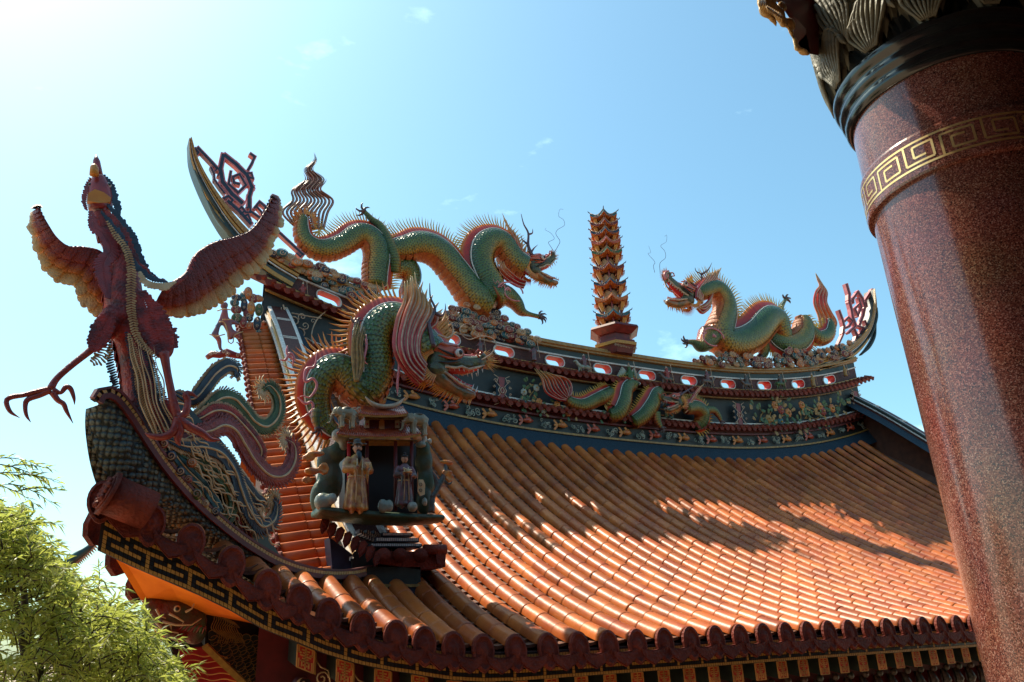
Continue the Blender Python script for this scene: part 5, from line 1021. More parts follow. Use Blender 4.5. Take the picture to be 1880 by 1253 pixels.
# ---------------- stage shrine at the foot of the gable ridge ----------------
YS = 11.25; sp = lambda x, y_, y=YS: W(560 + x / 3.297, 720 + y_ / 3.297, y)
us = upp(sp(450, 600)); K = lambda v: v / 3.297 * us
sh = thing('shrine_stage', 'miniature two-roofed shrine with red pillars and dark cave on green rock below front dragon', 'shrine', sp(460, 1250))
m = MB()   # pier under the stage
for (x0_, x1_, yt, yb, dy, mi) in ((375, 700, 1060, 1165, .0, 0), (375, 480, 1165, 1320, .0, 1), (480, 740, 1165, 1330, -.05, 1)):
    A_, B_, C_, D_ = sp(x0_, yt), sp(x1_, yt), sp(x1_, yb), sp(x0_, yb); m.prism([p + np.array([0, dy, 0]) for p in (A_, B_, C_, D_)], (0, 1.1, 0), mi)
for x0_, x1_, yt, yb in ((470, 492, 1165, 1320), (492, 740, 1165, 1182), (728, 745, 1170, 1320)): m.prism([p + np.array([0, -.07, 0]) for p in (sp(x0_, yt), sp(x1_, yt), sp(x1_, yb), sp(x0_, yb))], (0, .03, 0), 2)
m.prism([sp(150, 880, YS + .2), sp(390, 1060, YS + .2), sp(395, 1330, YS + .2), sp(300, 1320, YS + .2), sp(165, 1075, YS + .2)], (0, .3, 0), 1)
m.build('pier', ['green', 'navy', 'gold'], sh)
m = MB()    # flaring mosaic mouldings
for i, (x0_, x1_, y_, h_) in enumerate(((470, 650, 850, 22), (430, 690, 880, 26), (400, 705, 915, 22))):
    m.prism([sp(x0_, y_), sp(x1_, y_ + 4), sp(x1_, y_ + h_ + 4), sp(x0_, y_ + h_)], (0, 1.0, 0), 0)
    x = x0_ + 3
    while x < x1_ - 10: m.prism([p - np.array([0, .012, 0]) for p in (sp(x, y_ + 4), sp(x + 9, y_ + 4), sp(x + 9, y_ + h_ - 4), sp(x, y_ + h_ - 4))], (0, .02, 0), 1); x += 12
for dx in range(3):
    P_ = cat([(330 + dx * 45, 830 + dx * 3), (400 + dx * 35, 875), (470 + dx * 14, 905)], 20)
    for i in range(19): a, b = P_[i], P_[i + 1]; m.prism([sp(a[0], a[1], YS + .1), sp(b[0], b[1], YS + .1), sp(b[0], b[1] + 20, YS + .1), sp(a[0], a[1] + 20, YS + .1)], (0, .3, 0), 1 if i % 2 else 0)
m.build('mosaic_moulding', ['navy', 'white'], sh)
m = MB()    # little eave of tiles under the stage
for x in (475, 575, 700): m.tube([sp(x, 985, YS + .6), sp(x, 985, YS - .15)], K(38), 12, 0); m.tube([sp(x, 990, YS - .15), sp(x, 990, YS - .19)], K(44), 14, 1)
m.tube([sp(720, 955, YS - .05), sp(850, 955, YS - .05)], K(32), 12, 0, B=(0, 1, 0)); m.prism([sp(450, 965), sp(850, 965), sp(850, 1060), sp(700, 1075), sp(450, 1040)], (0, .9, 0), 0)
m.prism([sp(790, 950, YS - .1), sp(855, 940, YS - .1), sp(850, 1050, YS - .1), sp(800, 1040, YS - .1)], (0, .05, 0), 1)
m.build('stage_eave', ['tile_end', 'tile_end'], sh)
for k in range(8):     # leaf-shaped drip tiles receding along the side
    x, y_ = 110 + k * 46, 800 + k * 28; m = MB(); c = [(x - 8, y_ - 30), (x + 22, y_ - 42), (x + 40, y_ - 20), (x + 24, y_ + 30), (x - 10, y_ + 62), (x - 22, y_ + 20)]
    P_ = [sp(a, b, YS + .05 - k * .03) for a, b in c]; m.prism(P_, (.02, .06, 0)); ctr = sum(P_) / 6; m.prism([ctr + (p - ctr) * .7 + np.array([-.004, -.015, 0]) for p in P_], (0, .02, 0)); m.build('leaf_drip_tile', 'tile_end', sh)
b = MB()    # rock platform and rocks
b.tube([sp(60, 725), sp(200, 745), sp(420, 765), sp(640, 775), sp(820, 770)], np.array([K(30), K(34), K(36), K(34), K(24)]), 14, flat=4.0)
remesh(b, .035).build('stage_floor', 'rock', sh)
def rocks(lst, mat, name, vox=.03):
    b = MB()
    for x, y_, rx, ry, dy in lst: b.sph(sp(x, y_, YS + dy), (K(rx), K(rx) * .8, K(ry)), nu=12, nv=9)
    return remesh(b, vox).build(name, mat, sh)
rocks([(100, 640, 70, 110, .1), (150, 540, 80, 130, .15), (130, 430, 60, 100, .15), (190, 370, 60, 60, .1), (220, 300, 40, 60, .1)], 'rock', 'tall_rock')
rocks([(720, 660, 55, 90, .1), (735, 540, 60, 110, .15), (720, 420, 60, 100, .15), (715, 345, 50, 60, .1)], 'rock', 'tall_rock')
rocks([(110, 665, 55, 55, -.2), (165, 645, 30, 35, -.3)], 'rock_pale', 'pale_rock'); rocks([(470, 690, 32, 45, -.35), (510, 690, 28, 40, -.35)], 'rock_pale', 'pale_rock'); rocks([(650, 695, 35, 35, -.35)], 'rock_pale', 'pale_rock'); rocks([(725, 665, 22, 30, -.35)], 'rock_pale', 'pale_rock')
rocks([(195, 262, 38, 40, -.02), (235, 300, 36, 60, -.02)], 'rock_pale', 'pale_rock'); rocks([(720, 270, 20, 40, -.05), (755, 300, 16, 28, -.05), (700, 320, 40, 20, -.08)], 'rock_pale', 'pale_rock')
m = MB(); m.prism([sp(240, 300, YS + .45), sp(680, 300, YS + .45), sp(680, 740, YS + .45), sp(240, 740, YS + .45)], (0, .3, 0), 0); m.build('cave_back', 'black', sh)
for x in (265, 375, 548, 645): m = MB(); m.tube([sp(x, 300, YS - .1), sp(x, 720, YS - .1)], K(11), 12); m.build('pillar', 'red' if x == 265 else 'dkred', sh)
def miniroof(x0_, x1_, yt, yb, over, rise):
    m = MB(); n = int((x1_ - x0_) / 13)
    for i in range(n + 1):
        t = i / n; x = x0_ + (x1_ - x0_) * t; r_ = rise * abs(2 * t - 1) ** 3; xt = x0_ + over + (x1_ - x0_ - 2 * over) * t
        a = sp(xt, yt - r_ * .5, YS + .1); b_ = sp(x, yb - r_, YS - .28); m.tube([a, (a + b_) / 2 - np.array([0, 0, .015]), b_], K(5.5), 6, 0, B=(1, 0, 0))
    V = []
    for i in range(21):
        t = i / 20; x = x0_ + (x1_ - x0_) * t; r_ = rise * abs(2 * t - 1) ** 3; xt = x0_ + over + (x1_ - x0_ - 2 * over) * t
        V += [sp(xt, yt - r_ * .5, YS + .1), sp(x, yb - r_, YS - .28), sp(x, yb + 14 - r_, YS - .27), sp(x, yb + 12 - r_, YS + .4)]
    m.add(V, [(i * 4 + j, (i + 1) * 4 + j, (i + 1) * 4 + j + 1, i * 4 + j + 1) for i in range(20) for j in range(3)], [0, 1, 1] * 20, smooth=False)
    return m.build('tiled_roof', ['dr_brow', 'gold'], sh)
miniroof(195, 700, 205, 270, 40, 18); miniroof(330, 620, 95, 140, 30, 12)
m = MB(); m.prism([sp(365, 150), sp(600, 150), sp(600, 225), sp(365, 225)], (0, .3, 0), 0); m.prism([sp(450, 175, YS - .03), sp(465, 162, YS - .03), sp(480, 175, YS - .03), sp(482, 225, YS - .03), sp(448, 225, YS - .03)], (0, .02, 0), 1)
for x in (375, 558): m.prism([sp(x - 12, 172, YS - .03), sp(x + 14, 172, YS - .03), sp(x + 14, 218, YS - .03), sp(x - 12, 218, YS - .03)], (0, .02, 0), 2); m.sph(sp(x + 1, 195, YS - .04), K(6), 3, 8, 5)
for y_ in (150, 160): m.prism([sp(360, y_, YS - .06), sp(605, y_, YS - .06), sp(605, y_ + 4, YS - .06), sp(360, y_ + 4, YS - .06)], (0, .05, 0), 4)
m.prism([sp(240, 285), sp(680, 290), sp(680, 302), sp(240, 298)], (0, .3, 0), 4)
m.build('upper_storey', ['dkred', 'yel_or', 'cream', 'red', 'gold'], sh)
m = MB(); P_, R_2 = WP([(560 + a / 3.297, 720 + b / 3.297, r_) for a, b, r_ in ((365, 30, 1), (400, 65, 3.5), (450, 88, 5), (520, 88, 5), (570, 68, 3.5), (604, 32, .6))], YS - .05, 30); m.tube(P_, R_2, 8, flat=1.5); m.build('roof_ridge', 'bone', sh)
for k in range(4):     # pendant curls at the shrine corners
    m = MB(); c = sp(300 + (k % 2) * 30, 120 + (k // 2) * 22 - 12, YS - .2); swirl(m, c, K(17), k, 1.2, 0, .2); m.build('corner_curl', 'bone', sh)
def coral(lst, name, label):
    root = thing('coral_branch', label, 'coral', sp(*lst[0][:2]), 'orange corals beside the shrine'); b = MB()
    for x, y_, rx, ry in lst:
        b.sph(sp(x, y_, YS - .25), (K(rx), K(rx) * .5, K(ry)), nu=12, nv=7)
        for k in range(7): a = k * .9; b.sph(sp(x + rx * .85 * cos(a), y_ - ry * .8 * sin(a), YS - .28), K(min(rx, ry) * .38), nu=7, nv=5)
    remesh(b, .02).build('coral', 'coral', root); return root
coral([(60, 375, 50, 18), (20, 400, 40, 22), (100, 372, 22, 12)], 'a', 'upper orange fan coral left of the shrine rock'); coral([(40, 480, 45, 22), (115, 465, 28, 38), (10, 535, 30, 22)], 'b', 'lower pair of orange fan corals left of the shrine rock')
coral([(850, 425, 42, 14), (880, 430, 20, 14)], 'c', 'upper orange coral tip right of the shrine rock'); coral([(875, 510, 24, 40), (850, 490, 20, 20)], 'd', 'lower orange coral right of the shrine rock')
m = MB(); 
for pts in ([(770, 640, 4), (800, 590, 4), (830, 530, 4), (850, 460, 3), (845, 430, 2)], [(800, 590, 3), (790, 520, 3), (770, 480, 1)], [(765, 730, 5), (770, 660, 4), (780, 630, 3)], [(830, 530, 3), (870, 560, 2), (890, 540, 1)]): P_, R_2 = WP([(560 + a / 3.297, 720 + b / 3.297, r_) for a, b, r_ in pts], YS - .25, 14); m.tube(P_, R_2 * 1.4, 7)
remesh(m, .015).build('gnarled_trunk', 'dkfig', sh)
m = MB(); pl = [(690, 530), (715, 530), (728, 560), (725, 620), (700, 630), (685, 600)]; m.prism([sp(a, b, YS - .42) for a, b in pl], (0, .03, 0), 0)
for y_ in (560, 595): m.tube([sp(700 + 9 * cos(a), y_ + 9 * sin(a), YS - .43) for a in np.linspace(0, 6.3, 8)], K(2), 4, 1)
m.build('name_tablet', ['cream', 'dkfig'], sh)
figure(sp(305, 735, YS - .32), K(440), 'bearded figurine in a gold and red robe raising a cup, left of the shrine cave', hold='cup')
figure(sp(600, 705, YS - .25), K(345), 'figurine in a dark red robe carrying a dish, right of the shrine cave', 'robe_red', 'cap', False, -1, 'plate')
beast(sp(245, 222, YS - .2), K(135), 'grey ceramic elephant on the left end of the shrine roof', -1); beast(sp(680, 268, YS - .2), K(150), 'grey and tan ceramic elephant on the right end of the shrine roof', -1)
# ---------------- riders and figures on the perforated band ----------------
def rider(px, py, h_, label, horse=True, hm='dkfig', rm_='robe_red', wings=False):
    c = W(px, py + h_ / 2, 19.78); s_ = h_ * upp(c); root = thing('rider_figure', label, 'figurine', c, 'small ceramic figures along the ridge band')
    q = lambda x, z, d=0.0: c + s_ * np.array([x, d, z])
    top = 0.0; f_ = rng.choice([-1, 1])
    if horse:
        b = MB(); b.tube([q(-.34 * f_, .36), q(-.1 * f_, .38), q(.2 * f_, .37), q(.36 * f_, .5), q(.45 * f_, .64), q(.58 * f_, .58)], np.array([.11, .13, .12, .09, .08, .045]) * s_, 9)
        for x, dx in ((-.3, -.06), (-.22, .06), (.2, -.04), (.28, .1)): b.tube([q(x * f_, .34), q((x + dx * .4) * f_, .18), q((x + dx) * f_, .0)], np.array([.06, .04, .035]) * s_, 7)
        b.tube([q(-.42 * f_, .42), q(-.52 * f_, .3), q(-.5 * f_, .15)], np.array([.03, .035, .01]) * s_, 6); remesh(b, .03 * s_).build('horse', hm, root); top = .38
    b = MB(); hh = 1 - top; b.tube([q(0, top), q(0, top + .25 * hh), q(0, top + .5 * hh), q(0, top + .68 * hh), q(0, top + .76 * hh)], np.array([.13, .12, .13, .10, .05]) * s_ * (1 if horse else 1.2), 9); b.sph(q(0, top + .84 * hh), .085 * s_)
    for sd in (-1, 1): b.tube([q(.08 * sd, top + .62 * hh), q(.2 * sd, top + .5 * hh, -.05), q((.16 if sd > 0 else .3) * sd, top + (.75 if sd > 0 else .4) * hh, -.1)], np.array([.045, .04, .03]) * s_, 6)
    for sd in (-1, 1): b.tube([q(.05 * sd, top + .05), q(.12 * sd, top - .1 if horse else top + .03, -.08), q(.13 * sd, max(0, top - .22), -.1)], np.array([.055, .045, .03]) * s_, 6)
    remesh(b, .03 * s_).build('rider', rm_, root); m = MB(); m.cone(q(0, top + .86 * hh), q(0, top + 1.08 * hh), .08 * s_, 8); m.tube([q(.3, .15, -.12), q(.18, 1.1, -.12)], .015 * s_, 5); m.build('helmet_and_spear', 'bone', root)
    if wings:
        for sd in (-1, 1):
            m = MB(); 
            for k in range(5): blade(m, q(.08 * sd, .6, .05), q((.35 + .07 * k) * sd, .85 - .11 * k, .05), .05 * s_, (0, -1, 0))
            m.build('wing', 'rock_pale', root)
for a in ((555, 531, 30, 'crimson acrobat figurine on the ridge band left of the first oval opening', False, 'dkfig', 'claw_red'), (882, 634, 32, 'dark figurine on the ridge band behind the front dragon whiskers', False), (980, 645, 36, 'dark robed figurine on the ridge band at the third rise of the clouds', False),
          (1074, 669, 40, 'rider on a pale grey horse on the ridge band left of the pagoda base', True, 'rock_pale'), (1158, 688, 44, 'winged warrior figurine on the ridge band under the pagoda', False, 'dkfig', 'leafgreen', True), (1227, 691, 38, 'brown mounted figurine on the ridge band right of the pagoda', True, 'dkfig', 'claw_red'),
          (1301, 696, 36, 'dark warrior with white collar on the ridge band below the right dragon claw', True), (1373, 702, 32, 'mounted figurine on the ridge band below the right dragon belly', True, 'dkfig', 'dkfig'), (1435, 701, 30, 'green mounted figurine on the ridge band below the right dragon tail', True, 'leafgreen', 'dkfig'),
          (1494, 697, 26, 'small bronze figurine on the ridge band beside the last oval opening', False, 'dkfig', 'gold'), (1553, 680, 22, 'smallest gilt figurine at the right end of the ridge band', False, 'dkfig', 'gold')): rider(*a)
# ---------------- relief panel of the ridge ----------------
YW = 19.88; o3 = lambda p: Z(p, 880, 600, 3.917); o4 = lambda p: Z(p, 1240, 620, 3.6154)
D4 = thing('relief_dragon', 'dark green dragon with red flame tail in relief on the ridge wall panel', 'dragon relief', W(1150, 780, YW))
body(D4, [o3([(600, 470, 7), (650, 540, 10), (740, 565, 12), (830, 530, 13), (890, 500, 13, -.05), (950, 470, 12, .1)]), o3([(930, 640, 12), (990, 620, 15, -.1), (1030, 540, 16, -.15), (1050, 450, 14, -.1), (1090, 420, 12), (1130, 440, 12, -.1)]), o3([(1100, 690, 13), (1170, 640, 15, -.1), (1230, 560, 16, -.15), (1260, 490, 13, -.1), (1300, 460, 9)]), o3([(1480, 590, 11, -.3), (1550, 580, 13, -.2), (1600, 620, 14, -.1), (1590, 690, 12), (1540, 720, 9, .1)])], YW - .1, spx=9, spsp=5, n=40)
hd4, f4, fj4, u4 = head(D4, 1243, 737, 40, -1, -.05, .35, YW - .5)
fan(D4, o3([(395, 295), (450, 380), (480, 470), (560, 520), (620, 530)]), o3([(520, 340), (620, 370), (660, 420), (660, 470), (650, 500)]), 9, YW - .3, 2.4, 'tail_flame', 'flame', edge='bone')
fan(D4, o3([(1620, 410), (1580, 450), (1540, 500), (1500, 560)]), o3([(1480, 620), (1500, 600), (1490, 590), (1470, 580)]), 8, YW - .5, 2.2, edge='bone'); antler(D4, [(1420, 510), (1480, 470), (1540, 430), (1560, 400)], [[(1500, 460), (1520, 480), (1560, 470)]], YW - .6, 2.4, 880, 600, 3.917)
leg(D4, o3([(1600, 600, 8), (1680, 600, 7), (1720, 640, 5), (1740, 680, 3)]), YW - .3, 4, 2, 9, curl=False); leg(D4, o3([(1270, 620, 9), (1280, 680, 7), (1310, 730, 4)]), YW - .3, 4, 2, 9, curl=False)
def cartouche(px, py, h_, label, navy='blue'):
    c = W(px, py, YW - .02); s_ = h_ * upp(c); root = thing('scroll_cartouche', label, 'scroll relief', c - np.array([0, 0, s_ / 2]), 'white-edged scroll panels on the ridge wall')
    q = lambda x, z, d=0.0: c + s_ * np.array([x, d, z + x * 0.0]); m = MB()
    m.prism([q(-.12, -.45), q(.12, -.45), q(.08, -.1), q(.14, 0), q(.08, .1), q(.12, .45), q(-.12, .45), q(-.08, .1), q(-.14, 0), q(-.08, -.1)], (0, -.03, 0), 0); m.build('core', 'cl_red', root)
    for sx in (-1, 1):
        m = MB(); m.prism([q(sx * .1, -.25), q(sx * .24, -.2), q(sx * .2, 0), q(sx * .24, .2), q(sx * .1, .25)], (0, -.025, 0)); m.build('side_leaf', navy, root)
    m = MB(); y_ = -.05
    for sx in (-1, 1):
        m.tube([q(sx * .30, -.5, y_), q(sx * .13, -.42, y_), q(sx * .20, -.25, y_), q(sx * .08, -.12, y_), q(sx * .15, 0, y_), q(sx * .08, .12, y_), q(sx * .2, .25, y_), q(sx * .13, .42, y_), q(sx * .28, .5, y_)], .014 * s_, 5)
        for sz in (-1, 1): swirl(m, q(sx * .22, sz * .30, y_), .07 * s_, 0 if sx > 0 else pi, 1.2, 0, .2, sgn=sx * sz); swirl(m, q(sx * .28, sz * .12, y_), .05 * s_, 0 if sx > 0 else pi, 1.2, 0, .2, sgn=-sx * sz)
    m.tube([q(.06 * cos(a), .09 * sin(a), y_) for a in np.linspace(0, 6.3, 16)], .014 * s_, 5); m.build('scroll_lines', 'bone', root); return root
cartouche(921, 718, 58, 'white-edged scroll relief on the ridge wall beside the front dragon snout'); cartouche(1357, 763, 50, 'white-edged scroll relief in the middle right of the ridge wall'); cartouche(1573, 738, 44, 'pink-edged scroll relief at the right end of the ridge wall', 'dkred'); 
m = MB(); root = thing('scroll_cartouche', 'large white scrollwork relief on the left end of the ridge wall below the eave', 'scroll relief', W(545, 655, YW), 'white-edged scroll panels on the ridge wall')
for px, py, r_, t_ in ((523, 568, 7, 1.3), (540, 590, 12, 1.5), (555, 582, 8, 1.2), (550, 612, 12, 1.6), (535, 622, 10, 1.3), (560, 598, 8, 1.3), (528, 640, 8, 1.2), (562, 628, 9, 1.4), (545, 640, 9, 1.3), (575, 590, 6, 1.2)): c = W(px, py, YW - .05); swirl(m, c, r_ * upp(c), rng.uniform(0, 6), t_, 0, .11, sgn=rng.choice([-1, 1]))
for pts in ([(520, 560), (530, 600), (525, 650), (560, 672)], [(600, 570), (580, 590), (572, 620), (585, 650), (600, 668)], [(535, 575), (560, 580), (590, 585)]): P_, R_2 = WP([(a, b, 1.3) for a, b in pts], YW - .05, 20); m.tube(P_, R_2, 5)
m.build('scroll_lines', 'bone', root)
def flowers(spots, label):
    root = thing('flower_relief', label, 'flower relief', W(*spots[0][:2], YW), 'flower and figure reliefs on the ridge wall'); L_ = MB(); S_ = MB()
    for i, (px, py, r_, mt) in enumerate(spots):
        c = W(px, py, YW - .12); R = r_ * upp(c); m = MB()
        if mt:
            for ring, n_ in ((1, 7), (.6, 5)):
                for k in range(n_): a = k * 2 * pi / n_ + i; m.sph(c + np.array([cos(a) * R * .6 * ring, -R * .25 * (1 - ring), sin(a) * R * .6 * ring]), (R * .42, R * .16, R * .42), nu=7, nv=5)
            m.sph(c - np.array([0, R * .35, 0]), R * .25, 1, 6, 4); m.build('flower', [mt, 'yellow'], root)
        for k in range(6):
            a = rng.uniform(0, 6.28); p = c + np.array([cos(a), 0, sin(a)]) * R * 1.2; blade(L_, p, p + np.array([cos(a), -.2, sin(a)]) * R * 1.1, R * .35, (0, -1, 0), int(rng.rand() < .35))
        if i: S_.tube([W(spots[i - 1][0], spots[i - 1][1], YW - .05), (W(spots[i - 1][0], spots[i - 1][1], YW - .05) + c) / 2 + np.array([0, 0, R * .5]), c], R * .14, 5)
    L_.build('leaves', ['leafgreen', 'gold'], root); S_.build('stems', 'gold', root)
flowers([(p[0], p[1], 8.5, c) for p, c in zip(o4([(540, 470), (580, 500), (560, 560), (620, 540), (660, 450), (700, 480), (750, 500), (640, 590), (700, 560), (720, 430)]), (None, None, None, 'gold', 'coral', 'claw_red', 'coral', None, 'teal', None))], 'peony branch relief right of the middle scroll on the ridge wall')
flowers([(p[0], p[1], 8.5, c) for p, c in zip(o4([(1110, 420), (1090, 460), (1040, 470), (960, 460), (980, 490), (900, 500), (860, 540), (930, 545), (1000, 530), (840, 450), (830, 580)]), (None, None, 'coral', 'coral', 'claw_red', None, None, None, None, 'coral', 'rock_pale'))], 'flowering branch relief nearest the right end of the ridge wall')
flowers([(p[0], p[1], 7, c) for p, c in zip(o3([(320, 470), (360, 420), (410, 440), (330, 560), (430, 540), (460, 600), (560, 560), (640, 620), (700, 620), (860, 640), (1010, 650), (1380, 640), (1300, 590)]), ('rock_pale', None, 'rock_pale', 'teal', 'coral', 'rock_pale', 'coral', 'coral', None, 'claw_red', 'claw_red', 'teal', None))], 'pale rock, fan and fish reliefs below the relief dragon')
# goldfish and silver seaweed repeating on the lower frieze, along its whole length
fz = MB; k = 0
for x in np.arange(C - 11.4, C + 11.6, .62):
    z = 6.09 + rz(x); c = np.array([x, 19.92, z])
    if k % 2 == 0:
        root = thing('goldfish_relief', 'orange goldfish reliefs repeating along the lower frieze of the ridge', 'fish relief', c - np.array([0, 0, .15]), 'goldfish along the lower frieze'); m = MB(); m.tube([c + (.2, 0, .0), c + (.05, -.04, .02), c + (-.1, -.04, 0), c + (-.16, 0, 0)], [.03, .10, .07, .03], 8, flat=.6)
        for a in (-.5, 0, .5): blade(m, c + (-.15, -.02, 0), c + (-.3, -.02, .16 * a * 2), .035, (0, -1, 0))
        blade(m, c + (.02, -.05, .06), c + (-.08, -.05, .17), .04, (0, -1, 0)); m.build('fish', 'coral' if k % 4 else 'dr_brow', root); root['label'] = 'small orange goldfish relief on the lower frieze under the ridge wall eave'
    else:
        root = thing('seaweed_relief', 'tangled silver seaweed relief on the lower frieze between two goldfish', 'seaweed relief', c - np.array([0, 0, .15]), 'seaweed along the lower frieze'); m = MB()
        for q_ in range(9): a = rng.uniform(0, 6.28); p = c + np.array([rng.uniform(-.2, .2), -.02, rng.uniform(-.12, .1)]); swirl(m, p, rng.uniform(.04, .09), a, 1.1, 0, .2)
        m.build('seaweed', 'rock_pale', root)
    k += 1
# ---------------- the granite pillar beside the camera ----------------
e = ray(1602, 428); a0 = math.atan2(e[0], e[1]); Dp = 5.0; Rp = .575; ap = a0 + math.asin(Rp / Dp); PX, PY = Dp * sin(ap), Dp * cos(ap)
pil = thing('granite_pillar', 'tall polished red granite pillar with black moulded capital at the right edge', 'pillar', (PX, PY, -BASE / S))
def lathe(m, prof, n=96, mi=0, smooth=True):
    V = []; uv = []
    for r_, z in prof:
        for j in range(n + 1): a = 2 * pi * j / n; V.append((PX + r_ * cos(a), PY + r_ * sin(a), z)); uv.append((j / n, z))
    k = n + 1; m.add(V, [(i * k + j, i * k + j + 1, (i + 1) * k + j + 1, (i + 1) * k + j) for i in range(len(prof) - 1) for j in range(n)], mi, uv, smooth)
m = MB(); lathe(m, [(.53, -BASE / S), (.535, -4), (.540, 0), (.562, 2.33)]); lathe(m, [(.562, 2.33), (.562, 3.02)]); m.build('shaft', 'granite', pil)
m = MB(); lathe(m, [(.562, 2.34), (.588, 2.345), (.592, 2.36), (.592, 2.60), (.588, 2.615), (.562, 2.62)], smooth=False); rg = m.build('fret_ring', 'granite', pil)
m = MB(); NK = 18
def arc(a1, a2, z1, z2, w_=.0065, r_=.5935):
    n = max(2, int(abs(a2 - a1) / .03) + 1); V = []
    for i in range(n):
        a = a1 + (a2 - a1) * i / (n - 1); z = z1 + (z2 - z1) * i / (n - 1)
        if abs(a2 - a1) > 1e-4: V += [(PX + r_ * cos(a), PY + r_ * sin(a), z - w_), (PX + r_ * cos(a), PY + r_ * sin(a), z + w_)]
        else: V += [(PX + r_ * cos(a - w_ / r_), PY + r_ * sin(a - w_ / r_), z), (PX + r_ * cos(a + w_ / r_), PY + r_ * sin(a + w_ / r_), z)]
    m.add(V, [(2 * i, 2 * i + 1, 2 * i + 3, 2 * i + 2) for i in range(n - 1)], smooth=False)
arc(0, 2 * pi, 2.40, 2.40); arc(0, 2 * pi, 2.56, 2.56)
for k in range(NK):
    a = 2 * pi * k / NK; w_ = 2 * pi / NK
    if k % 2 == 0:
        for p, q in (((0, 2.40), (0, 2.532)), ((0, 2.532), (.78, 2.532)), ((.78, 2.532), (.78, 2.43)), ((.78, 2.43), (.25, 2.43)), ((.25, 2.43), (.25, 2.50)), ((.25, 2.50), (.58, 2.50))): arc(a + p[0] * w_, a + q[0] * w_, p[1], q[1])
    else:
        for p, q in (((0, 2.56), (0, 2.428)), ((0, 2.428), (.78, 2.428)), ((.78, 2.428), (.78, 2.53)), ((.78, 2.53), (.25, 2.53)), ((.25, 2.53), (.25, 2.46)), ((.25, 2.46), (.58, 2.46))): arc(a + p[0] * w_, a + q[0] * w_, p[1], q[1])
m.build('fret_inlay', 'shiny_gold', rg)
m = MB(); pr = [(.562, 3.0)]
for za, zb2, ra, rb2 in ((3.0, 3.075, .575, .592), (3.085, 3.16, .59, .612), (3.17, 3.255, .61, .64)):
    for t in np.linspace(0, 1, 7): pr.append((ra + (rb2 - ra) * t + .014 * sin(pi * t), za + (zb2 - za) * t))
lathe(m, pr + [(.60, 3.26), (.60, 4.0), (.66, 3.99), (.692, 4.0), (.70, 4.03), (.692, 4.06), (.66, 4.07), (.66, 4.09), (.70, 4.12), (.70, 4.20), (.68, 4.22), (0, 4.22)]); cap_ = m.build('capital', 'blackstone', pil)
mk('rimstone', (.30, .32, .31), .4); m = MB(); lathe(m, [(.70, 4.10), (.706, 4.11), (.706, 4.19), (.70, 4.20)]); m.build('capital_rim', 'rimstone', cap_)
m = MB()
def leaf(ac, wid, z1, z2, r1_, bul, tw):
    nu, nv_ = 21, 22; V = []
    for i in range(nv_ + 1):
        v = i / nv_
        for j in range(nu + 1):
            u = -1 + 2 * j / nu; lob = 1 - .16 * abs(sin(v * 9.5)) ** .6; ww = wid * (.62 + .5 * sin(pi * min(v * 1.05, 1)) ** .7) * lob
            a = ac + u * ww + tw * (v - .3) ** 2; curl = bul * sin(pi * v ** 1.3) ** 1.2
            r_ = r1_ + curl + .016 * cos(u * 13 + v * 3) * (1 - .5 * v) - .05 * u * u * (1 - v) + .03 * (abs(u) > .8) * 0
            z = z1 + (z2 - z1) * (v if v < .82 else .82 - (v - .82) * .9) - .10 * u * u * v; r_ += .05 * max(0, v - .8) * 5 * (1 - (v - .8) * 3)
            V.append((PX + r_ * cos(a), PY + r_ * sin(a), z))
    k = nu + 1; m.add(V, [(i * k + j, i * k + j + 1, (i + 1) * k + j + 1, (i + 1) * k + j) for i in range(nv_) for j in range(nu)])
for k in range(12): leaf(2 * pi * k / 12, .20, 3.26, 3.80, .62, .035, .10); leaf(2 * pi * (k + .5) / 12, .24, 3.40, 4.08, .61, .055, -.12)
m.build('acanthus_leaves', 'leafstone', cap_)
m = MB()     # carved ribs curling over each leaf
for k in range(24):
    up_ = k % 2; ac = 2 * pi * (k * .5) / 12; wid = .22 if not up_ else .25; z1_, z2_, rr_, tw_ = (3.27, 3.72, .645, .16) if not up_ else (3.48, 4.02, .655, -.16)
    for u_ in np.linspace(-1, 1, 9):
        P_ = []
        for v in np.linspace(0, 1, 14):
            a = ac + u_ * wid * (.25 + .75 * v ** .7) * (1 - .5 * max(0, v - .75)) + tw_ * v * v + .05 * sin(v * 5) * u_; z = z1_ + (z2_ - z1_) * (v ** .8) * (1 - .45 * u_ * u_ * v) - .10 * max(0, v - .82) * 5; r_ = rr_ + .035 * sin(pi * v) + .075 * max(0, v - .6) * (1 - .4 * abs(u_)); P_.append((PX + r_ * cos(a), PY + r_ * sin(a), z))
        m.tube(P_, np.interp(np.linspace(0, 1, 14), [0, .6, .9, 1], [.008, .018, .022, .006]), 7, B=(0, 0, 1))
m.build('leaf_ribs', 'leafstone', cap_)
# hall over the camera that the pillar carries (dark interior, seen only in reflections)
h = thing('front_hall', 'dark timber ceiling and back wall of the hall carried by the pillar', 'building', (4, -6, -BASE / S))
m = MB(); m.box((4, -7, 5.4), (22, 9.6, .3)); m.box((4, -16, -3), (22, .3, 10)); m.box((4, -7, -2.6), (22, 8.6, .2)); m.box((PX, 2.25, 4.85), (22, .3, .3)); m.box((-16, -7, -3), (.3, 9, 8)); m.box((25, -7, -3), (.3, 9, 8))
m.build('ceiling_and_walls', 'under', h)
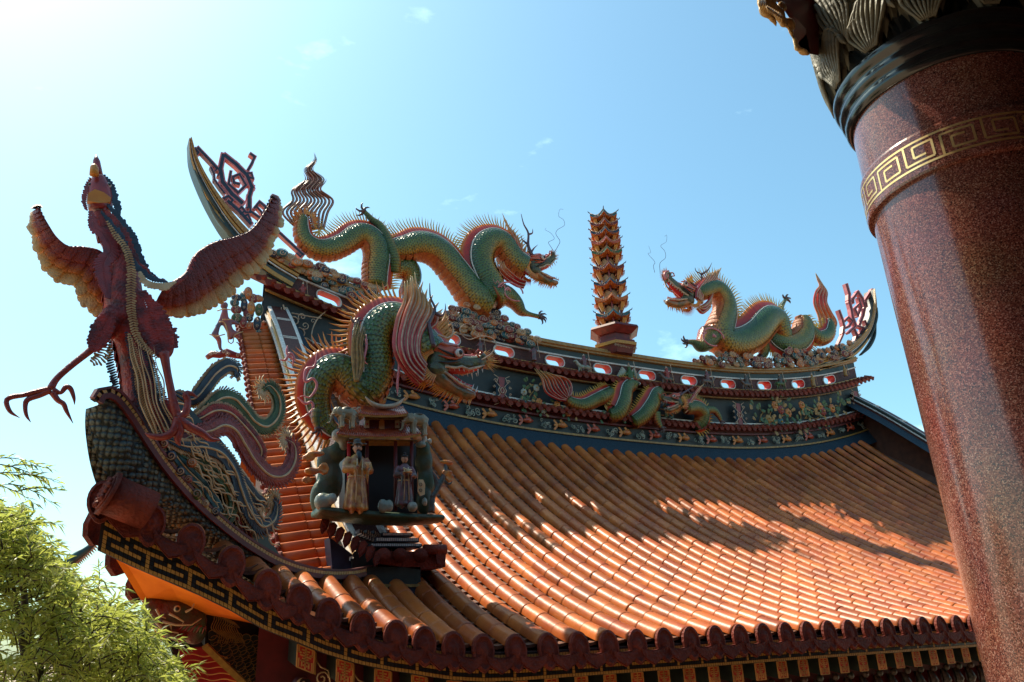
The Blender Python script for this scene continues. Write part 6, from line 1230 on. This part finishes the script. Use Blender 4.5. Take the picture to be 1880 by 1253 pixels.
# ---------------- rafters, glyph tiles and carving under the eave ----------------
mk('glyph_red', (.80, .06, .025), .5, (.62, .04, .02), 9); mk('glyph_line', (.90, .36, .08), .5)
GL = [((.5, .92), (.5, .06)), ((.3, .84), (.7, .84)), ((.38, .72), (.62, .72)), ((.22, .60), (.78, .60)), ((.36, .48), (.64, .48)), ((.26, .36), (.74, .36)), ((.3, .36), (.3, .14)), ((.7, .36), (.7, .14)), ((.4, .2), (.6, .2)), ((.12, .92), (.12, .70)), ((.12, .70), (.24, .70)), ((.88, .92), (.88, .70)), ((.88, .70), (.76, .70)), ((.12, .08), (.12, .4)), ((.88, .08), (.88, .4))]
back = MB(); back.sweep([(x, 9.75, bz(x)) for x in np.linspace(1.9, 2 * C - 1.9, 60)], [(0, -.22), (0, -1.5)], 0, side=(0, -1, 0), smooth=False)
back.sweep([(x, 9.30, bz(x)) for x in np.linspace(1.9, 2 * C - 1.9, 60)], [(0, -.28), (-.5, -.25), (-3.2, .4)], 0, side=(0, -1, 0), smooth=False); under = back.build('rafter_board', 'dkred', temple)
xr = 2.35
while xr < 2 * C - 2:
    z1_ = bz(xr) - .315; w_ = .20; h_ = .24; sl = (bz(xr + .1) - bz(xr - .1)) / .2
    m = MB(); q = lambda a, b, y: np.array([xr + (a - .5) * w_, y, z1_ - h_ + b * h_ + (a - .5) * w_ * sl])
    m.prism([q(0, 0, 9.34), q(1, 0, 9.34), q(1, 1, 9.34), q(0, 1, 9.34)], (0, 2.2, .35), 0, 1); rf = m.build('rafter', ['glyph_red', 'green'], under)
    m = MB()
    for (a, b), (c, d) in GL:
        A_, B_ = q(a, b, 9.328), q(c, d, 9.328); dd = (B_ - A_) / np.linalg.norm(B_ - A_); nn = np.cross(dd, (0, 1., 0)) * .0075; m.prism([A_ - nn - dd * .007, B_ - nn + dd * .007, B_ + nn + dd * .007, A_ + nn - dd * .007], (0, .014, 0))
    for (a, b), (c, d) in (((.02, .02), (.98, .02)), ((.98, .02), (.98, .98)), ((.98, .98), (.02, .98)), ((.02, .98), (.02, .02))): A_, B_ = q(a, b, 9.33), q(c, d, 9.33); dd = (B_ - A_) / np.linalg.norm(B_ - A_); nn = np.cross(dd, (0, 1., 0)) * .006; m.prism([A_ - nn, B_ - nn, B_ + nn, A_ + nn], (0, .014, 0))
    m.build('longevity_glyph', 'glyph_line', rf)
    m = MB(); m.prism([q(1.03, .02, 9.4), q(1.2, .02, 9.4), q(1.2, .98, 9.4), q(1.03, .98, 9.4)], (0, 2.0, .3)); m.build('gilt_strip', 'yellow', rf)
    if xr < 7:   # round lower rafter with half-and-half disc, cloud curl beside it
        c = np.array([xr + .06, 9.62, z1_ - .42]); m = MB(); m.tube([c, c + np.array([0, 2.0, .3])], .10, 14, 0, B=(0, 0, 1)); ro = m.build('round_rafter', 'dkred', under)
        m = MB(); m.prism([c + np.array([.1 * cos(a), -.012, .1 * sin(a)]) for a in np.linspace(0, 2 * pi, 24)[:-1]], (0, .01, 0), 0)
        S_ = [(.098 * cos(a), .098 * sin(a)) for a in np.linspace(pi / 2, 3 * pi / 2, 12)] + [(.049 * cos(a), -.049 + .049 * sin(a)) for a in np.linspace(-pi / 2, pi / 2, 8)] + [(-.049 * cos(a), .049 + .049 * sin(a)) for a in np.linspace(-pi / 2, pi / 2, 8)]
        m.prism([c + np.array([a, -.02, b]) for a, b in S_], (0, .008, 0), 1); m.sph(c + np.array([0, -.02, -.049]), .016, 0, 8, 5); m.sph(c + np.array([0, -.026, .049]), .016, 1, 8, 5); m.build('yin_yang_disc', ['black', 'cream'], ro)
        m = MB(); swirl(m, c + np.array([.2, -.05, .08]), .08, 0, 1.4, 0, .12); m.tube([c + np.array([.12, -.05, .28]), c + np.array([.18, -.05, .2]), c + np.array([.27, -.05, .16]), c + np.array([.3, -.05, .02])], .009, 5); m.build('cloud_line', 'cream', ro)
    xr += .455
for x in np.arange(8.2, 2 * C - 8, .36):     # row of carved brackets below, mostly cut by the frame
    m = MB()
    c = np.array([x, 9.7, bz(x) - .95]); m.tube([c, c + (0, -.05, .12), c + (0, 0, .3)], [.05, .08, .05], 7); m.sph(c + (.0, -.08, .33), .06, 0, 7, 5); m.build('carved_bracket', 'dkfig', under)
m = MB(); m.box((C, 10.2, -1.9), (C - 3, .3, .6)); m.build('frieze_beam', 'dkred', under)
# corner beam: scaled fish body, red striped board, gilt batten, beast head
cb = 10.0; cz = lambda p: [W(120 + a / 3.36, 880 + b / 3.36, cb) for a, b in p]
m = MB(); m.prism(cz([(870, 760), (1010, 850), (1180, 900), (1330, 1000), (1500, 1300), (1150, 1300), (860, 1040)]), (0, .5, .1)); fb = m.build('fish_beam', 'black', temple)
m = MB(); m2 = MB()
for r_ in range(11):
    for c_ in range(14):
        x, y_ = 905 + c_ * 52 + (r_ % 2) * 26 - r_ * 12, 980 + r_ * 34 + (c_ - 3) * 6
        if not (890 < x < 1420 and y_ < 1290) or y_ < 960 + (x - 900) * .1 or x < 900 + (y_ - 1000) * .8: continue
        p = W(120 + x / 3.36, 880 + y_ / 3.36, cb - .03); R = 29 / 3.36 * upp(p); V = [p + R * np.array([cos(a), 0, sin(a)]) for a in np.linspace(-pi / 2 - .6, pi / 2 + .9, 12)]; m.prism([v + np.array([0, .01 * (r_ % 2), 0]) for v in V], (0, .02, 0)); m2.tube([v - np.array([0, .008, 0]) for v in V], R * .07, 4)
m.build('fish_scales', 'green', fb); m2.build('scale_edges', 'gold', fb); m = MB()
for k in range(12):
    x0_ = 880 + k * 14; P_, R_2 = WP([(120 + (x0_ + a) / 3.36, 880 + b / 3.36, .9) for a, b in ((0, 790 + k * 8), (40, 850 + k * 6), (20, 920), (70, 960 + k * 5), (60, 1010))], cb - .04, 18); m.tube(P_, R_2, 4)
m.build('flame_lines', 'gold', fb)
m = MB(); m.prism([W(a, b, 9.85) for a, b in ((328, 1196), (378, 1190), (450, 1262), (352, 1262))], (0, .05, .02)); sb = m.build('striped_board', 'red', temple); m = MB()
for k in range(7): P_, R_2 = WP([(330 + k * 4 + 22 * i, 1204 + k * 11 - (i % 2) * 4 - i * 2 + 3 * i, 1.1) for i in range(5)], 9.82, 24); m.tube(P_, R_2, 5)
m.build('stripes', 'glyph_line', sb); m = MB(); m.prism([W(a, b, 9.75) for a, b in ((372, 1192), (383, 1186), (462, 1262), (446, 1262))], (0, .08, .03)); m.build('gilt_batten', 'yellow', temple)
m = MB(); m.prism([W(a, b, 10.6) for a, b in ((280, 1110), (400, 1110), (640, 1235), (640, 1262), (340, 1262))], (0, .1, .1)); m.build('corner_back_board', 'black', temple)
b = MB(); g = lambda x, y_, y=9.95: W(120 + x / 3.36, 880 + y_ / 3.36, y); ug = upp(g(680, 850)) / 3.36
for x, y_, rx, ry in ((560, 790, 90, 60), (680, 800, 110, 70), (640, 870, 110, 60), (760, 880, 110, 100), (800, 950, 70, 70), (520, 830, 50, 40)): b.sph(g(x, y_), (rx * ug, rx * ug * .6, ry * ug), nu=12, nv=9)
b.tube([g(500, 760), g(540, 730), g(600, 735)], 22 * ug, 8); b.tube([g(560, 900, 9.8), g(640, 950, 9.8), g(740, 990, 9.85)], np.array([20, 30, 30]) * ug, 8)
o_ = remesh(b, .025); mk('beastpaint', (.22, .03, .02), .5, (.06, .09, .05), 7, .7, 25); bh = o_.build('beast_head', 'beastpaint', temple)
m = MB(); m.sph(g(690, 800, 9.72), 20 * ug, 0); m.sph(g(690, 800, 9.69), 12 * ug, 1); m.build('eye', ['cream', 'black'], bh)
m = MB()
for pts in ([(640, 830), (680, 850), (730, 880), (715, 905)], [(600, 880), (680, 900), (780, 900), (840, 860)], [(740, 820), (780, 800), (800, 760)], [(560, 800), (580, 840), (620, 860)], [(540, 860), (600, 930), (700, 950)]): P_ = np.array([g(a, b, 9.70) for a, b in pts]); m.tube(P_, np.linspace(8, 3, len(P_)) * ug, 6)
for x in (590, 620, 650): m.cone(g(x, 900, 9.75), g(x + 4, 935, 9.72), 8 * ug, 5)
m.build('mouth_lines', 'cream', bh)
m = MB()
for k in range(9): P_ = np.array([g(700 + k * 18, 930 + k * 3, 9.75), g(730 + k * 16, 900 + k * 2, 9.7), g(770 + k * 12, 910, 9.72), g(820 + k * 6, 860 + k * 10, 9.75)]); m.tube(P_, np.array([2, 5, 4, 1]) * ug, 5, k % 2)
m.build('mane', ['claw_red', 'leafgreen'], bh)
# ---------------- robed warrior and cloud panel at the gable end ----------------
w5 = lambda x, y_, y=19.2: W(370 + x / 6.265, 520 + y_ / 6.265, y); uw = upp(w5(300, 500)) / 6.265
cp = thing('cloud_relief', 'multicoloured stacked curled clouds under the left ridge end beside the gable', 'cloud relief', w5(600, 640), 'curled cloud banks on the ridge')
for x, y_, rx, ry, mt in ((535, 120, 48, 80, 'cl_orange'), (650, 180, 60, 45, 'cl_orange'), (480, 160, 40, 70, 'teal'), (400, 170, 55, 45, 'navy'), (380, 230, 50, 50, 'teal'), (490, 260, 38, 85, 'navy'), (570, 290, 45, 85, 'coral'), (660, 310, 45, 80, 'leafgreen'), (400, 310, 60, 55, 'cl_red'), (410, 410, 65, 65, 'leafgreen'), (480, 450, 40, 70, 'cl_red'), (550, 410, 40, 40, 'navy'), (545, 490, 30, 45, 'cl_orange'), (640, 470, 45, 90, 'navy'), (655, 580, 30, 50, 'teal'), (590, 180, 60, 60, 'cl_red'), (540, 350, 60, 90, 'dkred')):
    m = MB(); yy = 19.2 + rng.uniform(0, .1); c = w5(x, y_, yy); m.sph(c, (rx * uw, .07, ry * uw), 0, 14, 8); m.tube([c + np.array([rx * uw * cos(a), -.01, ry * uw * sin(a)]) for a in np.linspace(0, 6.3, 22)], 4 * uw, 5, 1)
    for sg in (-1, 1): swirl(m, c + np.array([0, -.075, sg * ry * uw * .38]), min(rx, ry) * uw * .42, sg * 1.5, 1.3, 1, .17, sgn=sg)
    m.build('cloud_curl', [mt, 'bone'], cp)
wf = thing('warrior_figure', 'warrior figure in navy and red flowing robes leaning out beside the gable end', 'figurine', w5(260, 800))
b = MB()
for pts in ([(270, 300, 40), (260, 380, 60), (290, 470, 60), (330, 560, 55), (330, 650, 40)], [(250, 370, 35), (190, 500, 35), (150, 590, 55), (200, 650, 40), (215, 760, 25), (260, 790, 20)], [(330, 560, 50), (420, 600, 55), (470, 690, 30), (490, 780, 15)], [(260, 270, 45), (215, 260, 30)], [(160, 490, 8), (110, 430, 8), (100, 350, 8), (130, 300, 8)], [(330, 440, 40), (430, 470, 30)]):
    P_ = np.array([w5(a, b_, 19.1) for a, b_, r_ in pts]); b.tube(P_, np.array([p[2] for p in pts]) * uw * .8, 10, flat=.8)
b.sph(w5(265, 255, 19.1), 42 * uw); mk('robe_navy', (.02, .05, .09), .4, (.35, .05, .03), 5, .3, 30, coat=.3); remesh(b, .03).build('robed_body', 'robe_navy', wf)
m = MB()
for pts in ([(180, 320), (260, 300), (340, 310)], [(200, 450), (260, 450), (300, 560), (310, 680), (360, 690), (380, 600), (480, 560)], [(90, 590), (170, 610), (270, 590)], [(240, 420), (350, 420)], [(400, 680), (450, 700), (520, 640)]): P_ = cat([(a, b_) for a, b_ in pts], 16); m.tube([w5(a, b_, 18.9) for a, b_ in P_], 7 * uw, 5)
m.build('robe_edge', 'tan', wf)
m = MB()
for pts in ([(60, 860, 28), (120, 820, 40), (200, 830, 38), (290, 800, 50), (380, 830, 38), (480, 850, 30)],): P_ = np.array([w5(a, b_, 19.1) for a, b_, r_ in pts]); m.tube(P_, np.array([p[2] for p in pts]) * uw, 10)
for x, y_ in ((110, 815), (165, 800), (260, 790), (300, 820), (420, 830)): swirl(m, w5(x, y_, 18.85), 26 * uw, 0, 1.4, 1, .16)
m.build('cloud_stand', ['cl_red', 'bone'], wf)
# ---------------- carved gilt figure beside the capital ----------------
cf_ = lambda x, y_, y=2.55: W(1370 + x / 9.4, y_ / 9.4, y); uc = upp(cf_(600, 300)) / 9.4
BR = ray(1450, 50); BR = BR / np.linalg.norm(BR) * .3
bf = thing('carved_beam_figure', 'gilt carved face and red painted beam end at the upper left of the capital', 'carving', cf_(700, 900))
m = MB(); m.prism([cf_(480, -60), cf_(1250, -60), cf_(1250, 960), cf_(1080, 930), cf_(860, 860), cf_(900, 720), cf_(1030, 590), cf_(820, 290), cf_(680, 160)], BR); m.build('beam', 'dkred', bf)
m = MB(); m.prism([cf_(500, -60, 2.5), cf_(700, 150, 2.5), cf_(830, 290, 2.5), cf_(1030, 500, 2.5), cf_(1030, 590, 2.5), cf_(900, 730, 2.5), cf_(800, 660, 2.5), cf_(830, 440, 2.5), cf_(600, 100, 2.5), cf_(430, -60, 2.5)], BR * .15); m.build('beam_edge', 'purple', bf)
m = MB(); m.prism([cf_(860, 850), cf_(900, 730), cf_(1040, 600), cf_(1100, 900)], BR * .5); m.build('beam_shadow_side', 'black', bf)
b = MB()
for x, y_, rx, ry in ((300, 60, 110, 130), (330, 190, 110, 110), (440, 130, 110, 110), (560, 240, 110, 120), (600, 330, 90, 60), (450, 330, 60, 60), (500, 400, 38, 60), (640, 420, 70, 50), (760, 420, 90, 110), (770, 540, 50, 100), (850, 730, 50, 90), (880, 830, 60, 60), (980, 900, 90, 40), (1050, 930, 60, 30), (380, -20, 150, 100), (620, 120, 80, 90)): b.sph(cf_(x, y_, 2.47), (rx * uc * 1.2, rx * uc * .8, ry * uc * 1.2), nu=12, nv=9)
mk('gilt_wood', (.70, .48, .20), .4, (.40, .22, .07), 8, .8, 18); cfo = remesh(b, .012).build('carved_figure', 'gilt_wood', bf)
m = MB()
for k in range(9): P_ = np.array([cf_(330 + k * 32, 90 + k * 18, 2.38), cf_(370 + k * 30, 150 + k * 22, 2.35), cf_(380 + k * 30, 220 + k * 20, 2.36)]); m.tube(P_, np.array([10, 14, 6]) * uc, 6)
for k in range(5): P_ = np.array([cf_(210 + k * 28, -20, 2.4), cf_(230 + k * 28, 100, 2.36), cf_(270 + k * 26, 230 + k * 5, 2.4)]); m.tube(P_, np.array([8, 12, 5]) * uc, 6)
m.build('carved_curls', 'gilt_wood', cfo)
# ---------------- fish-tail ornament of a roof beyond the tree ----------------
dt = thing('fish_tail_ornament', 'small teal fish-tail roof ornament glimpsed beyond the tree', 'roof ornament', W(150, 1060, 14.)); P_, R_2 = WP([(118, 1040, 8), (140, 1022, 8), (158, 1010, 6), (172, 998, 4), (180, 986, 1)], 14., 20)
m = MB(); m.tube(P_, R_2, 12, flat=.6); m.build('tail', 'teal', dt); m = MB()
for i in range(2, 19): N_ = np.cross(P_[min(i + 1, 19)] - P_[i - 1], (0, 1., 0)); N_ /= np.linalg.norm(N_); m.cone(P_[i] - N_ * R_2[i], P_[i] - N_ * (R_2[i] + .09), .02, 4)
m.build('tail_fringe', 'bone', dt)
# ---------------- feathery tree in the near left corner ----------------
def leafmat(name, c1, c2):
    m = mk(name, c1, .38, c2, 1.2); t = m.node_tree; b = t.nodes['Principled BSDF']; tr = t.nodes.new('ShaderNodeBsdfTranslucent'); mx_ = t.nodes.new('ShaderNodeMixShader'); mx_.inputs[0].default_value = .5
    tr.inputs['Color'].default_value = (.55, .60, .12, 1); out = t.nodes['Material Output']; t.links.new(b.outputs[0], mx_.inputs[1]); t.links.new(tr.outputs[0], mx_.inputs[2]); t.links.new(mx_.outputs[0], out.inputs[0])
leafmat('leaf_a', (.44, .46, .10), (.28, .33, .07)); leafmat('leaf_b', (.16, .22, .05), (.07, .12, .025)); mk('bark', (.10, .07, .05), .8, (.05, .035, .025), 8, .8, 20)
tr = thing('feathery_tree', 'bushy tree with narrow yellow-green leaves in the lower left corner', 'tree', (.1, 6.6, -BASE / S))
prng = np.random.RandomState(11); LA = MB(); LBm = MB(); TW = MB()
OUT = [(-60, 925), (0, 920), (35, 930), (65, 955), (80, 1000), (100, 1035), (135, 1045), (175, 1055), (200, 1085), (210, 1110), (235, 1130), (262, 1145), (285, 1180), (300, 1210), (312, 1245), (320, 1275)]
ox_ = [p[0] for p in OUT]; oy_ = [p[1] for p in OUT]
def leafl(m, p, d, n_, L, w_, mi):
    s_ = np.cross(d, n_); s_ /= np.linalg.norm(s_) + 1e-9; dr = np.array([0, 0, -L * .22]); m.add([p, p + d * L * .4 + s_ * w_, p + d * L * .45 + n_ * w_ * .25, p + d * L * .4 - s_ * w_, p + d * L + dr], [(0, 1, 2), (0, 2, 3), (1, 4, 2), (2, 4, 3)], mi, smooth=False)
def spray(p, d, L, dens=1.0):
    n = int(38 * L / .45 * dens); d = d / np.linalg.norm(d); bend = np.array([0, 0, -.35]) * L; P_ = [p + d * L * t + bend * t * t for t in np.linspace(0, 1, 6)]; TW.tube(P_, np.linspace(.0045, .001, 6), 4)
    for i in range(n):
        t = (i + .5) / n; c = p + d * L * t + bend * t * t; dd = d + bend * 2 * t / L; dd /= np.linalg.norm(dd)
        a = prng.uniform(0, 2 * pi); s_ = np.cross(dd, (0, 0, 1.)); s_ /= np.linalg.norm(s_) + 1e-9; u_ = np.cross(s_, dd); q = s_ * cos(a) + u_ * sin(a) * .6; l_ = dd * prng.uniform(.5, .9) + q * prng.uniform(.5, 1.0) + prng.uniform(-.2, .2, 3); l_ /= np.linalg.norm(l_)
        nn = np.cross(l_, prng.normal(size=3)); nn /= np.linalg.norm(nn) + 1e-9; leafl(LA if prng.rand() < .56 else LBm, c, l_, nn, prng.uniform(.05, .095), prng.uniform(.0055, .0085), 0)
cnt = 0
for k in range(5200):
    x = prng.uniform(-90, 318); top = np.interp(x, ox_, oy_); y_ = top + abs(prng.normal()) * 90 if prng.rand() < .6 else prng.uniform(top, 1300)
    if y_ > 1310: continue
    clump = sin(x * .045 + 1.3) * cos(y_ * .05 + x * .02) + .5 * sin(x * .11 + y_ * .09)
    if clump < -.45 and prng.rand() < .75: continue
    if 130 < x < 250 and 1040 < y_ < 1110 and prng.rand() < .8: continue
    dep = 6.2 + prng.uniform(-.9, 1.3); p = W(x, y_ + 8, dep); cnt += 1
    if cnt > 1700: break
    out = np.array([prng.uniform(-.3, 1.0), prng.uniform(-.7, .5), prng.uniform(-.1, 1.0)]); spray(p - out * .12, out, prng.uniform(.16, .34))
for x, y_ in ((5, 835), (30, 850), (45, 865), (10, 862), (50, 895), (0, 880), (20, 845), (35, 880)): p = W(x - 20, y_ + 8, 6.0); spray(p, np.array([1, .1, prng.uniform(-.1, .5)]), .28)
# limbs
TR = MB(); base = np.array([.1, 6.6, -BASE / S])
def limb(pts, r0_, r1_): P_ = cat(pts, 14) if False else np.array(pts, float); TR.tube(P_, np.linspace(r0_, r1_, len(P_)), 8)
TR.tube([base, (.15, 6.6, -8), (.05, 6.55, -5), (.1, 6.6, -2.5), (.0, 6.6, -1.2)], [.42, .34, .28, .2, .12], 12); tko = TR.build('trunk', 'bark', tr)
LM = MB(); 
for x, y_, d_ in ((40, 960, 6.2), (110, 1030, 6.4), (180, 1110, 6.5), (260, 1190, 6.3), (20, 1050, 6.0), (150, 1120, 5.9), (220, 1200, 6.1), (90, 1100, 6.6)):
    e_ = W(x, y_, d_); s0_ = np.array([.05, 6.55, prng.uniform(-2.2, -1.0)]); mid = (s0_ + e_) / 2 + prng.uniform(-.12, .12, 3); LM.tube([s0_, mid, e_], [.07, .035, .010], 7)
LM.build('limbs', 'bark', tko); cr_o = LA.build('foliage', 'leaf_a', tr); LBm.build('foliage', 'leaf_b', tr); TW.build('twigs', 'bark', tr)
# trees of the park beyond, low on the horizon
fr = MB(); frng = np.random.RandomState(3)
for k in range(260):
    x = frng.uniform(-60, 140); y_ = frng.uniform(90, 130); h_ = frng.uniform(3, 9); c = np.array([x, y_, -BASE / S + h_ * .6])
    for j in range(14):
        d = frng.normal(size=3); d /= np.linalg.norm(d); p = c + d * np.array([3.5, 3.5, h_ * .6]) * frng.uniform(.6, 1); n_ = frng.normal(size=3); a = np.cross(d, n_); a /= np.linalg.norm(a); b_ = np.cross(d, a); s_ = frng.uniform(.7, 1.5); fr.add([p - a * s_, p + b_ * s_ * .8, p + a * s_, p - b_ * s_ * .9], [(0, 1, 2, 3)], smooth=False)
fo = fr.build('distant_trees', 'leafgreen'); tag(fo, 'far belt of dark green trees low on the horizon beyond the temple', 'trees'); fo['kind'] = 'stuff'
